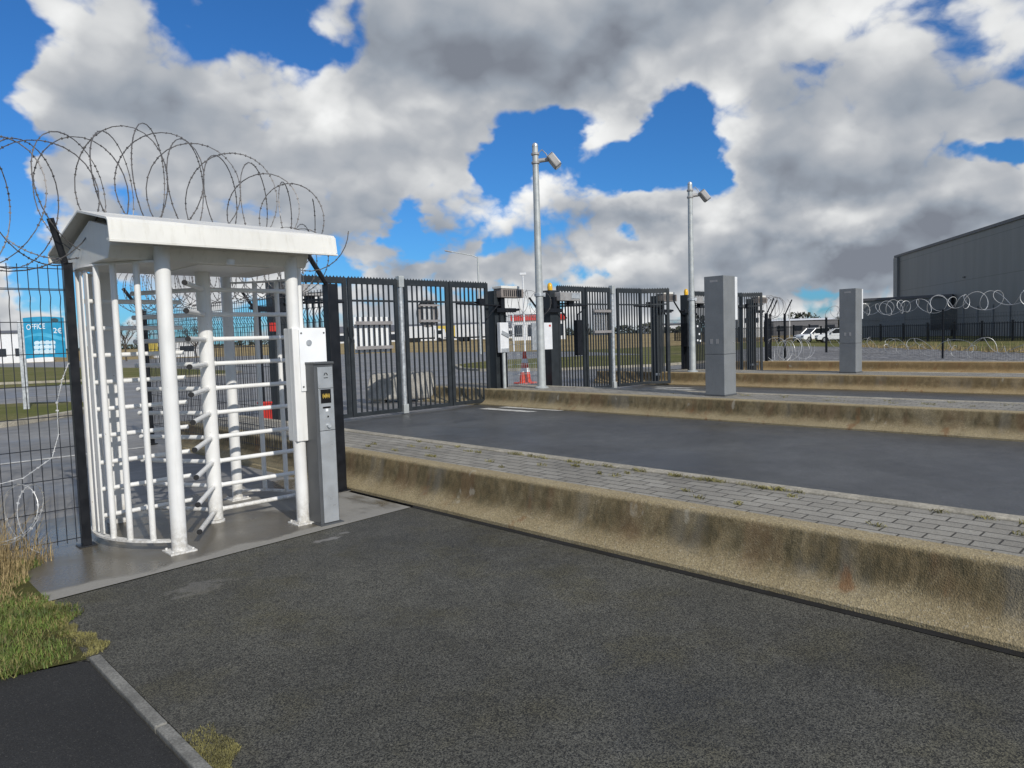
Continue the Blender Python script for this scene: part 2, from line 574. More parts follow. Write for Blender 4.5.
# ------------------------------------------------------------------ ground and roads
struct('ground', MB().sheet([(-2500, -2500), (2500, -2500), (2500, 2500), (-2500, 2500)], -0.03), MAT['turf'])
struct('field', MB().sheet([(56, 50), (125, 36), (700, 200), (700, 900), (-300, 900), (-60, 260), (14, 118), (33, 118), (58, 96), (56, 70)], -0.02), MAT['field'])
struct('outer_road', MB().sheet([(-60, 7.0), (48, 7.0), (48, 17), (40, 24), (54, 46), (56, 70), (58, 96), (34, 118), (4, 150), (14, 60), (12, 38), (-60, 52)], -0.012), MAT['asphalt_out'])
struct('forecourt', MB().sheet([(1.0, -14), (4.6, -14), (4.6, 5.62), (3.96, 5.57), (1.09, 5.335), (0.85, 5.33), (0.85, 4.2), (1.0, 4.1)], 0.0), MAT['asphalt'])
struct('footpath', MB().sheet([(-14, -14), (0.93, -14), (0.93, 4.16), (0.55, 4.26), (-14, 4.9)], 0.0), MAT['asphalt_dark'])
struct('entrance_slab', MB().add([(1.0, 5.335, .004), (4.08, 5.58, .004), (4.08, 7.95, .004), (1.0, 7.95, .004)], [(0, 1, 2, 3)]), MAT['slab'])
struct('lane_road', MB().sheet([(5.2, -14), (60, -14), (60, 3), (27.5, 12.9), (5.2, 12.95)], 0.004), MAT['asphalt_lane'])
struct('verge_soil', MB().sheet([(-14, 4.905), (0.55, 4.265), (0.93, 4.165), (0.97, 4.9), (1.0, 5.33), (1.0, 6.52), (-14, 6.52)], 0.006), MAT['soil'])
struct('gravel_yard', MB().sheet([(26.6, -14), (42, -14), (43.7, 7.9), (50.3, 13.4), (58, 21), (64, 31), (42, 26), (27.2, 15.5)], 0.008), MAT['gravel'])

mb = MB()
for (x0, y0, x1, y1) in ((-30, 31.5, 11, 29.6), (-30, 13.2, 3.9, 12.55)):
    d = Vector((x1 - x0, y1 - y0, 0)).normalized()
    n = Vector((-d.y, d.x, 0)) * 0.07
    mb.add([(x0 - n.x, y0 - n.y, -.006), (x1 - n.x, y1 - n.y, -.006), (x1 + n.x, y1 + n.y, -.006), (x0 + n.x, y0 + n.y, -.006)], [(0, 1, 2, 3)])
mb.add([(11.30, 10.2, .009), (11.42, 10.15, .009), (11.42, 11.9, .009), (11.2, 11.95, .009)], [(0, 1, 2, 3)])
mb.add([(10.78, 10.6, .009), (10.98, 10.5, .009), (11.0, 12.05, .009), (10.72, 12.1, .009)], [(0, 1, 2, 3)])
for (x, y) in ((17.6, 11.0), (17.1, 10.6), (16.6, 9.9)):
    mb.add([(x, y, .009), (x + .22, y - .1, .009), (x + .22, y + 1.1, .009), (x, y + 1.25, .009)], [(0, 1, 2, 3)])
struct('road_marking', mb, MAT['line'])


def kerbed_grass(name, poly, label, h=0.10):
    r = thing(name, (poly[0][0], poly[0][1], 0), label, 'grass island')
    ox, oy = poly[0]
    loc = [(p[0] - ox, p[1] - oy) for p in poly]
    cx = sum(p[0] for p in loc) / len(loc)
    cy = sum(p[1] for p in loc) / len(loc)
    inn = []
    n = len(loc)
    for i, p in enumerate(loc):
        d = Vector((cx - p[0], cy - p[1], 0))
        k = 0.16 / d.length * 1.6
        inn.append((p[0] + d.x * k, p[1] + d.y * k))
    MB().add([(p[0], p[1], -.02) for p in loc] + [(p[0], p[1], h) for p in loc] + [(p[0], p[1], h) for p in inn],
             [(i, (i + 1) % n, n + (i + 1) % n, n + i) for i in range(n)] + [(n + i, n + (i + 1) % n, 2 * n + (i + 1) % n, 2 * n + i) for i in range(n)]
             ).build('kerb', MAT['edging'], r)
    g = MB().add([(p[0], p[1], h - .005) for p in inn] + [(cx, cy, h + .12)], [(i, (i + 1) % n, n) for i in range(n)])
    g.build('turf', MAT['turf'], r)
    return r


kerbed_grass('grass_island', [(-20, 16.0), (0.5, 17.6), (3.2, 18.9), (4.9, 20.6), (5.9, 22.6), (5.9, 23.8), (5.0, 25.2), (2.0, 26.8), (-20, 30)],
             'kerbed grass verge on the outer road below the blue sign')
kerbed_grass('grass_island', [(23.9, 28.3), (23.3, 26.2), (24.5, 22.5), (29, 19.6), (34, 19.0), (44, 25), (40, 33), (32.4, 35.2), (27, 32.5)],
             'grass island with pale rounded kerb nose seen through the bar gate')
kerbed_grass('grass_island', [(-40, 54), (6, 45.0), (11, 41.5), (16.2, 38.5), (18.5, 42), (18.8, 60), (15, 90), (6, 150), (-40, 150)],
             'large green lawn beyond the far road behind the turnstile')

# kerb stones along the footpath edge
mb = MB()
y = 4.16
while y > -3:
    ln = 1.0
    mb.box((0.963, y - ln / 2, -0.04), (0.052, ln - 0.012, 0.116))
    y -= ln
o = mb.build('edging_strip', MAT['edgestone'], None, False, 0.006)
tag(o, 'narrow concrete edging stones between dark footpath and coarse asphalt', 'edging')

# black water line, the gap below the first kerb
struct('kerb_joint', MB().sheet([(4.03, -14), (4.12, -14), (4.12, 6.7), (4.04, 6.7)], 0.004), MAT['blackcap'])

# ------------------------------------------------------------------ kerbed traffic islands
KH = 0.38
def island(x0, y0, y1, w, label):
    r = thing('traffic_island', (x0, y0, 0), label, 'traffic island', 'raised kerbed islands between the lanes')
    L = y1 - y0
    # one kerb profile, cut in 3 m castings with fine joints
    prof = [(0.0, -.03), (0.0, .03), (0.02, .05), (0.085, .092), (0.125, .13), (0.15, .175), (0.165, .23), (0.187, .35), (0.205, .374), (0.225, KH), (0.34, KH), (0.34, -.03)]
    mb = MB()
    n = max(1, int(round(L / 6.0)))
    for i in range(n):
        mb.prism(prof, 'y', L * i / n + 0.002, L * (i + 1) / n - 0.002)
    mb.build('kerb_wall', MAT['kerb'], r, True)
    MB().b2((0.341, 0, -.02), (w - 0.14, L, KH - .008)).build('paving', MAT['paver'], r)
    MB().b2((w - 0.139, 0, -.02), (w, L, KH + .004)).build('edging', MAT['edging'], r, False, 0.012)
    return r

island(4.1, -13, 12.3, 1.28, 'nearest raised island with stained sloping kerb and grey pavers')
island(11.42, -13, 15.2, 1.55, 'raised kerbed island carrying the nearer grey pillar and lamp post')
island(18.6, -13, 15.2, 1.75, 'raised kerbed island carrying the farther grey pillar')
island(25.8, -13, 14.2, 0.9, 'farthest brown stained kerb in front of the gravel yard')

# weeds in the paver joints
mb = MB()
def tuft(mb, x, y, z, n, h, spread):
    for _ in range(n):
        a = random.uniform(0, 2 * PI)
        r_ = random.uniform(0, spread)
        bx, by = x + r_ * math.cos(a) * 0.6, y + r_ * math.sin(a) * 1.4
        hh = h * random.uniform(.4, 1.1)
        a2 = random.uniform(0, 2 * PI)
        le = hh * random.uniform(.3, 1.4)
        w = random.uniform(.002, .005)
        px, py = -math.sin(a2) * w, math.cos(a2) * w
        mb.add([(bx - px, by - py, z), (bx + px, by + py, z), (bx + le * .5 * math.cos(a2), by + le * .5 * math.sin(a2), z + hh * .8),
                (bx + le * math.cos(a2), by + le * math.sin(a2), z + hh)], [(0, 1, 2), (1, 3, 2)])
for _ in range(34):
    y = random.uniform(.6, 8)
    tuft(mb, random.choice((4.62, 4.77, 4.92, 5.07, 5.2)), y, KH - .008, 26, .028, random.uniform(.025, .06))
for _ in range(26):
    tuft(mb, 5.22, random.uniform(2.2, 5.5), KH - .008, 20, .03, .06)
for _ in range(30):
    tuft(mb, random.uniform(12.0, 12.7), random.uniform(-1, 8), KH - .008, 16, .03, .08)
tag(mb.build('weeds', MAT['bladeyellow']), 'small weeds growing in the joints of the island pavers', 'weeds', kind='stuff')

# ------------------------------------------------------------------ turnstile
CX, CY = 2.56, 6.58
ts = thing('turnstile', (CX, CY, 0), 'white full height turnstile with pitched sheet roof and horizontal rotor arms', 'turnstile')
def L(x, y, z=0.0):
    return (x - CX, y - CY, z)
def column(x, y, r, h, parent=ts):
    c = MB().tube([L(x, y, .012), L(x, y, h)], r, 20).build('column', MAT['white'], parent, True)
    p = MB().box(L(x, y, .008), (.2, .2, .016))
    for sx in (-1, 1):
        for sy in (-1, 1):
            p.tube([L(x + sx * .075, y + sy * .075, .016), L(x + sx * .075, y + sy * .075, .032)], .011, 6)
    p.build('base_plate', MAT['white'], c, False, 0.003)
    return c
column(1.99, 5.83, .058, 2.37)
column(3.07, 5.87, .054, 2.35)
column(3.11, 7.33, .052, 2.36)
# square rear post that carries the fixed comb
MB().b2(L(1.88, 7.22, .0), L(2.02, 7.36, 2.36)).build('comb_post', MAT['white'], ts, False, .006)
RAD = .94
def cage(a0, a1, angs, z0, z1):
    c = MB()
    rings = []
    for z in (z0, z1):
        c = MB()
        pts = []
        n = 24
        out, inn = [], []
        for i in range(n + 1):
            a = R(a0 + (a1 - a0) * i / n)
            out.append((math.cos(a) * (RAD + .028), math.sin(a) * (RAD + .028)))
            inn.append((math.cos(a) * (RAD - .028), math.sin(a) * (RAD - .028)))
        vs = [(p[0], p[1], zz) for zz in (z - .008, z + .008) for p in out + inn]
        m = n + 1
        fs = []
        for i in range(n):
            fs += [(i, i + 1, m + i + 1, m + i), (2 * m + i, 3 * m + i, 3 * m + i + 1, 2 * m + i + 1),
                   (i, 2 * m + i, 2 * m + i + 1, i + 1), (m + i, m + i + 1, 3 * m + i + 1, 3 * m + i)]
        c.add(vs, fs)
        rings.append(c.build('cage_ring', MAT['white'], ts))
    ring = rings[0]
    for a in angs:
        p = (math.cos(R(a)) * RAD, math.sin(R(a)) * RAD)
        MB().tube([(p[0], p[1], z0 + .006), (p[0], p[1], z1 - .006)], .0235, 12).build('cage_bar', MAT['white'], ring, True)
cage(234, 129, (220.5, 208, 196.5, 172, 158, 142), .09, 2.26)
cage(53, 2, (36, 20, 6), .09, 2.24)
# flat wrap plate at the outer left of the cage
for a in (186, 179):
    c_, s_ = math.cos(R(a)), math.sin(R(a))
    MB().box((c_ * (RAD + .0), s_ * (RAD + .0), 1.17), (.012, .062, 2.12), R(a)).build('cage_plate', MAT['white'], ts)
# rotor
RX, RY = 2.57 - CX, 6.55 - CY
rot = MB().tube([(RX, RY, .03), (RX, RY, 2.33)], .062, 24).build('rotor', MAT['white'], ts, True)
MB().lathe((RX, RY, .004), [(.075, 0), (.075, .018), (.02, .03)], 20).build('rotor_foot', MAT['white'], rot, True)
NL, Z0, DZ = 10, .11, .222
for ang in (239, 359.5, 119):
    d = Vector((math.cos(R(ang)), math.sin(R(ang)), 0))
    for k in range(NL):
        z = Z0 + DZ * k
        p0 = Vector((RX, RY, z)) + d * .05
        p1 = Vector((RX, RY, z)) + d * .775
        w = MB().tube([p0, p1], .0205, 12).build('rotor_arm', MAT['white'], ts, True)
        MB().tube([p0 + d * .006, p0 + d * .022], .0255, 12).build('weld_collar', MAT['white'], w, True)
        MB().tube([p1, p1 + d * .016], .0215, 12).build('end_cap', MAT['blackcap'] if ang == 239 else MAT['white'], w, True)
# fixed comb between the rotor arms
d = Vector((.78, .02, 0))
for k in range(NL - 1):
    z = Z0 + DZ * (k + .5)
    p0 = Vector(L(1.625, 6.63, z))
    MB().tube([p0, p0 + d], .0195, 12).build('comb_bar', MAT['white'], ts, True)
# header box and roof
hb = MB().prism([(-.76, 2.36), (-.70, 2.27), (.42, 2.27), (.50, 2.33), (.50, 2.40), (-.28, 2.60), (-.76, 2.50)], 'x', -.93, .66)
hb.build('header_box', MAT['roofwhite'], ts, False, .006)
# little plate hanging under the header
MB().b2((-.25, -.62, 2.262), (.35, .35, 2.278)).build('header_plate', MAT['white'], ts)
rf = MB()
xa, xb = -1.005, .775
t = .012
outer = [(-1.035, 2.365), (-1.015, 2.50), (-.985, 2.525), (-.28, 2.672), (.70, 2.455), (.735, 2.44), (.735, 2.36)]
inner = [(.722, 2.36), (.722, 2.43), (.69, 2.44), (-.28, 2.656), (-.978, 2.512), (-1.0, 2.495), (-1.018, 2.38), (-.965, 2.38), (-.965, 2.365)]
prof = outer + inner
rf.prism(prof, 'x', xa, xb)
roof = rf.build('roof', MAT['roofwhite'], ts)
MB().prism([(-1.04, 2.350), (-1.04, 2.364), (-1.0, 2.364), (-1.0, 2.350)], 'x', xa - .002, xb + .012).build('drip_edge', MAT['roofwhite'], roof)
# gable flange on the right end
MB().prism([(-1.034, 2.37), (-1.014, 2.50), (-.985, 2.524), (-.28, 2.672), (.70, 2.455), (.735, 2.44), (.735, 2.38), (.70, 2.38), (-.28, 2.45), (-.98, 2.4)], 'x', xb + .001, xb + .011).build('gable_sheet', MAT['roofwhite'], roof)
MB().lathe((-.05, -.78, 2.275), [(.03, -.02), (.035, 0), (.035, .02)], 12).build('lamp', MAT['print_white'], ts, True)
# control cabinet on the right front column
cb = MB().b2(L(3.018, 5.80, .74), L(3.345, 5.96, 1.735))
cab = cb.build('control_cabinet', MAT['white'], ts, False, .008)
pn = MB().b2(L(3.075, 5.788, 1.18), L(3.335, 5.799, 1.72)).build('cover_plate', MAT['print_white'], cab, False, .003)
MB().tube([L(3.165, 5.789, 1.605), L(3.165, 5.779, 1.605)], .026, 16).build('speaker_button', MAT['galv'], cab, True)
sc = MB()
for (x, z) in ((3.095, 1.69), (3.315, 1.69), (3.095, 1.22), (3.315, 1.22)):
    sc.tube([L(x, 5.789, z), L(x, 5.783, z)], .008, 8)
sc.build('screws', MAT['readerside'], cab)
MB().tube([L(3.17, 5.93, 1.735), L(3.17, 5.93, 2.29)], .026, 10).build('cable_conduit', MAT['white'], ts, True)

# ------------------------------------------------------------------ card reader post
rx, ry = 3.12, 5.63
cr_ = thing('card_reader', (rx, ry, 0), 'grey card reader post with black display panel beside the turnstile', 'card reader')
W, D, H = .185, .21, 1.435
MB().b2((0, 0.012, 0.0), (W, D, H - .02)).build('body', MAT['readerside'], cr_, False, .004)
MB().b2((-.004, -.002, H - .02), (W + .004, D + .004, H)).build('cap', MAT['readerside'], cr_, False, .003)
MB().b2((-.02, -.03, 0.0), (W + .02, D + .02, .012)).build('base_plate', MAT['readerside'], cr_)
fp = MB()
fp.b2((.028, 0, .02), (W - .012, .0115, .83))
fp.b2((.028, 0, .835), (W - .012, .0115, 1.20))
fp.b2((.028, 0, 1.204), (W - .012, .0115, H - .045))
fp.build('front_panel', MAT['readerfront'], cr_, False, .002)
dsp = MB().b2((.047, -.005, 1.075), (.145, -.0005, 1.195)).build('display', MAT['icondark'], cr_)
ic = MB()
for cx_ in (.078, .114):
    for rr in (.012, .0195):
        for s in (0, 1):
            pts = [(cx_ + rr * .8 * math.cos(a + s * PI), -.007, 1.137 + rr * 1.25 * math.sin(a + s * PI)) for a in [R(-58 + 116 * i / 8) for i in range(9)]]
            ic.tube(pts, .0016, 4)
    ic.box((cx_, -.007, 1.137), (.0045, .003, .018))
ic.build('contactless_symbol', MAT['iconyellow'], dsp)
MB().b2((.062, -.004, 1.028), (.138, -.0005, 1.044)).build('card_slot', MAT['icondark'], cr_, False, .002)
MB().b2((.088, -.004, 1.0), (.112, -.0005, 1.024)).build('slot_sticker', MAT['print_white'], cr_)
MB().tube([(.108, 0, .955), (.108, -.005, .955)], .008, 10).build('sensor', MAT['icondark'], cr_)
MB().tube([(.112, 0, .875), (.112, -.018, .875)], .019, 14).build('key_lock', MAT['galv'], cr_, True)
lg = MB()
lg.tube([(.088, -.002, 1.318), (.098, -.002, 1.337), (.110, -.002, 1.337), (.122, -.002, 1.318)], .0035, 5)
lg.b2((.085, -.003, 1.293), (.125, -.0005, 1.298))
lg.build('maker_mark', MAT['icondark'], cr_)

# ------------------------------------------------------------------ mesh fences
def mesh_panel(p0, p1, z0, z1, sx=.085, sz=.25, wr=.0045):
    p0, p1 = Vector((*p0, 0)), Vector((*p1, 0))
    d = p1 - p0
    ln = d.length
    d.normalize()
    nrm = Vector((-d.y, d.x, 0))
    mb = MB()
    n = max(1, int(ln / sx))
    for i in range(n + 1):
        b = p0 + d * (ln * i / n)
        top = z1 - .33
        pts = [b + Vector((0, 0, z0)), b + Vector((0, 0, top)), b + nrm * .035 + Vector((0, 0, top + .07)), b + Vector((0, 0, top + .14)), b + Vector((0, 0, z1))]
        mb.tube(pts, wr, 4, False)
    z = z0 + .03
    while z < z1:
        mb.tube([p0 + Vector((0, 0, z)), p1 + Vector((0, 0, z))], wr * 1.15, 4, False)
        z += sz
    for z in (z1 - .03, z1 - .19):
        mb.tube([p0 + Vector((0, 0, z)), p1 + Vector((0, 0, z))], wr * 1.15, 4, False)
    return mb


def fence(name, pts, z0, z1, label, mat_post='black', mat_mesh='mesh', post=.075, arm=None, post_h=None, wr=.004, sx=.066, sz=.25, skip=()):
    o0 = Vector((*pts[0], 0))
    r = thing(name, o0, label, 'fence')
    rel = [(p[0] - o0.x, p[1] - o0.y) for p in pts]
    ph = post_h or z1 + .05
    for i, p in enumerate(rel):
        pt = post if i == 0 else min(post, .075)
        mb = MB().b2((p[0] - pt / 2, p[1] - pt / 2, 0.0), (p[0] + pt / 2, p[1] + pt / 2, ph))
        mb.b2((p[0] - pt, p[1] - pt, 0), (p[0] + pt, p[1] + pt, .014))
        po = mb.build('post', MAT[mat_post], r, False, .004)
        if arm:
            MB().tube([(p[0], p[1], ph - .06), (p[0] + arm[0], p[1] + arm[1], ph + arm[2])], .026, 6).build('arm', MAT[mat_post], po)
        if i + 1 < len(rel) and i not in skip:
            q = rel[i + 1]
            mesh_panel(p, q, z0, z1, sx, sz, wr).build('mesh_panel', MAT[mat_mesh], r)
    return r

fence('mesh_fence', [(1.535, 6.62), (-.97, 6.62), (-3.47, 6.62), (-5.97, 6.62)], .05, 2.28, 'dark wire mesh fence left of the turnstile with round cornered post',
      post=.066, arm=(-.10, -.03, .34), post_h=2.30)
# clamp holding the razor coil on the end post
f2 = fence('mesh_fence', [(4.03, 6.86), (4.03, 12.8), (6.0, 12.8)], .3, 2.18, 'dark mesh fence running back along the first island behind the turnstile',
           post=.12, arm=(-.30, -.03, .36), post_h=2.22, skip=())
fence('mesh_fence', [(12.30, 12.8), (13.62, 12.8)], KH, 2.15, 'pale mesh fence panel between gates on the second island behind lamp post', mat_post='black', mat_mesh='galv', post=.06, arm=(-.42, 0, .36), post_h=2.22, wr=.005)
fence('mesh_fence', [(19.35, 12.8), (20.3, 12.8)], KH, 2.0, 'short dark mesh fence with bent arm posts beside the second lamp post', post=.07, arm=(-.55, 0, .45), post_h=2.15)
fence('mesh_fence', [(26.15, 12.85), (27.8, 13.5), (28.25, 13.1)], .05, 2.0, 'dark mesh fence with leaning arms right of the last gate', post=.1, arm=(.22, -.2, .55), post_h=2.2)
fence('mesh_fence', [(46.4, 18.8), (37.2, 9.8), (28.4, 1.2)], .05, 2.0, 'tall thin mesh fence topped by bright coils in front of the warehouse',
      post=.11, post_h=2.25, wr=.003, sx=.16, skip=())

# hanging notices on the return fence
tag(MB().b2((6.12, 12.60, 1.84), (6.30, 12.615, 2.0)).build('notice', MAT['red']), 'small red notice plate on the fence behind the turnstile', 'sign')
o = thing('extinguisher_box', (5.92, 12.55, 0.22), 'red box standing by the dark gate post behind the turnstile', 'box')
MB().b2((-.1, -.08, 0), (.1, .08, .3)).build('body', MAT['red'], o, False, .02)
MB().b2((-.11, -.09, .3), (.11, .09, .34)).build('lid', MAT['red'], o, False, .01)

# ------------------------------------------------------------------ razor wire
def coil(name, fn_c, fn_r, x0, x1, pitch, mat, label, frame, wr=.0032, barb=.05, hand=(1, -1), steps=30, grp='razor wire coils', tilt=.72):
    """fn_c(s) centre, frame = (along, side) ; concertina of crossing loops"""
    mb = MB()
    along, side = Vector(frame[0]), Vector(frame[1])
    for h in hand:
        jit = .22 * (x1 - x0 > 12)
        turns = abs(x1 - x0) / pitch
        n = int(turns * steps)
        pts = []
        ph = random.uniform(0, 6)
        for i in range(n + 1):
            s = x0 + (x1 - x0) * i / n
            s = min(x1, max(x0, s + jit * 2 * math.sin(s * 1.13 + h) + jit * math.sin(s * 2.9)))
            a = h * (2 * PI * turns * i / n) + ph
            rr = fn_r(s) * (1 + .06 * math.sin(a * .37 + ph) + .03 * math.sin(a * 2.3))
            c = fn_c(s)
            sq = math.sqrt(1 - tilt * tilt)
            tw = tilt * (1 + .12 * math.sin(s * 4.1 + ph))
            pts.append(Vector(c) + along * (h * tw * rr * math.cos(a)) + side * (sq * rr * math.cos(a)) + Vector((0, 0, rr * math.sin(a))))
        mb.tube(pts, wr, 4, False)
        if barb:
            acc = 0.0
            for i in range(1, len(pts)):
                seg = pts[i] - pts[i - 1]
                ln = seg.length
                acc += ln
                while acc > barb:
                    acc -= barb
                    p = pts[i] - seg * (acc / ln)
                    t_ = seg.normalized()
                    q = t_.orthogonal().normalized()
                    q = Matrix.Rotation(random.uniform(0, PI), 3, t_) @ q
                    mb.add([p - t_ * .014, p + q * .012, p + t_ * .014, p - q * .012], [(0, 1, 2, 3)])
    o = mb.build(name, MAT[mat])
    return tag(o, label, 'razor wire', grp)

def lerp_tab(tab, s):
    if s <= tab[0][0]:
        return tab[0][1]
    for (a, va), (b, vb) in zip(tab, tab[1:]):
        if s <= b:
            u = (s - a) / (b - a)
            return va + (vb - va) * u
    return tab[-1][1]
ctab = [(-6, 2.75), (1.1, 2.72), (1.6, 2.82), (2.26, 3.02), (3.14, 2.86), (3.95, 2.70)]
rtab = [(-6, .5), (2.26, .50), (3.14, .45), (3.95, .36)]
coil('razor_wire', lambda s: (s, 6.72, lerp_tab(ctab, s)), lambda s: lerp_tab(rtab, s), -5.8, 3.78, .31, 'razor', 'large razor wire coil arching over the turnstile roof',
     ((1, 0, 0), (0, 1, 0)), .0048)
def path_pts(path):
    ps = [Vector(p) for p in path]
    ls = [0]
    for a, b in zip(ps, ps[1:]):
        ls.append(ls[-1] + (b - a).length)
    def f(s):
        for i in range(len(ps) - 1):
            if s <= ls[i + 1]:
                return ps[i].lerp(ps[i + 1], (s - ls[i]) / (ls[i + 1] - ls[i]))
        return ps[-1]
    return f, ls[-1]
f_, l_ = path_pts([(3.9, 7.1, 2.5), (3.9, 12.8, 2.55)])
coil('razor_wire', f_, lambda s: .36, 0, l_, .30, 'razor', 'razor wire coil along the fence behind the turnstile', ((0, 1, 0), (1, 0, 0)), .004)
f_, l_ = path_pts([(12.3, 12.7, 2.42), (13.7, 12.7, 2.42)])
coil('razor_wire', f_, lambda s: .33, 0, l_, .42, 'razor', 'razor wire coil above the fence panel by the first lamp post', ((1, 0, 0), (0, 1, 0)), .005, .08)
f_, l_ = path_pts([(26.2, 12.7, .75), (28.4, 12.3, .75)])
coil('razor_wire', f_, lambda s: .45 + .08 * math.sin(s * 5), 0, l_, .5, 'razorbright', 'bright tangled razor coil on the ground right of the last gate', ((1, 0, 0), (0, 1, 0)), .008, 0)
f_, l_ = path_pts([(26.2, 13.0, 2.45), (28.3, 13.3, 2.45)])
coil('razor_wire', f_, lambda s: .42, 0, l_, .5, 'razor', 'thin razor coil on the arms right of the last gate', ((1, 0, 0), (0, 1, 0)), .007, 0)
dgl = (-.717, -.697, 0)
f_, l_ = path_pts([(46.4, 18.7, 2.52), (28.4, 1.2, 2.52)])
coil('razor_wire', f_, lambda s: .33 + .06 * math.sin(s * 1.7), 0, l_, 1.45, 'razorbright', 'bright razor coil along the fence top before the warehouse', (dgl, (.697, -.717, 0)), .013, 0, hand=(1, -1), steps=26, tilt=.38)
f_, l_ = path_pts([(46.2, 18.5, .62), (28.2, .8, .62)])
coil('razor_wire', f_, lambda s: .3 + .05 * math.sin(s * 1.3), 0, l_, 2.6, 'razorbright', 'bright razor coil halfway down the warehouse fence', (dgl, (.697, -.717, 0)), .010, 0, hand=(1, -1), steps=24, tilt=.5)
f_, l_ = path_pts([(47, 18.2, .28), (26.8, -2, .28)])
coil('razor_wire', f_, lambda s: .3, 0, l_, 2.0, 'razorbright', 'flattened razor coil lying on the gravel at the warehouse fence', (dgl, (.697, -.717, 0)), .009, 0, hand=(1,), steps=24)
coil('razor_wire', lambda s: (s, 6.28, .40 + .05 * math.sin(s * 9)), lambda s: .27 + .05 * math.sin(s * 5), -.6, 1.22, .36, 'razorbright', 'loose razor wire loops low in the dry grass by the fence',
     ((1, 0, 0), (0, 1, 0)), .0032, .05)
mb = MB()
pts = [(1.475, 6.53, 1.50), (1.42, 6.5, 1.38), (1.37, 6.49, 1.2), (1.36, 6.47, .95), (1.30, 6.44, .78), (1.1, 6.40, .66), (.8, 6.38, .62)]
fine = []
for i in range(len(pts) - 1):
    for k in range(8):
        fine.append(Vector(pts[i]).lerp(Vector(pts[i + 1]), k / 8))
fine.append(Vector(pts[-1]))
mb.tube(fine, .0032, 4, False)
for p in fine[::2]:
    q = Vector((random.uniform(-1, 1), random.uniform(-1, 1), random.uniform(-1, 1))).normalized() * .013
    mb.add([p - q, p + Vector((.012, 0, .003)), p + q, p - Vector((.012, 0, .003))], [(0, 1, 2, 3)])
tag(mb.build('razor_strand', MAT['razorbright']), 'single razor strand hanging loose on the mesh below the blue sign', 'razor wire')

# ------------------------------------------------------------------ bar gates
def leaf(parent, x0, x1, H=2.90, nb=7, rz=0.0):
    """one grille leaf; its origin is its left edge"""
    w = x1 - x0
    ob = MB()
    fw_ = .085
    ob.b2((0, -.03, .06), (fw_, .03, H)).b2((w - fw_, -.03, .06), (w, .03, H))
    ob.b2((fw_, -.0295, .06), (w - fw_, .0295, .14)).b2((fw_, -.0295, H - .12), (w - fw_, .0295, H))
    lf = ob.build('gate_leaf', MAT['anthracite'], parent, False, 0.004, (x0, 0, 0))
    lf.rotation_euler = (0, 0, rz)
    ib = MB()
    for k in range(nb):
        x = fw_ + (w - 2 * fw_) * (k + 1) / (nb + 1)
        ib.b2((x - .0145, -.0145, .141), (x + .0145, .0145, H - .121))
    ib.b2((fw_ + .001, -.022, H - .48), (w - fw_ - .001, .022, H - .44))
    ib.build('infill_bars', MAT['anthracite'], lf)
    tb = MB()
    n = int(w / .075)
    pf = [(w, H - .01), (0, H - .01), (0, H + .006)]
    for k in range(n):
        x = k * w / n
        pf += [(x + .2 * w / n, H + .006), (x + .5 * w / n, H + .038), (x + .8 * w / n, H + .006)]
    pf.append((w, H + .006))
    tb.prism(pf, 'y', -.004, .004)
    tb.build('spike_strip', MAT['anthracite'], lf)
    return lf


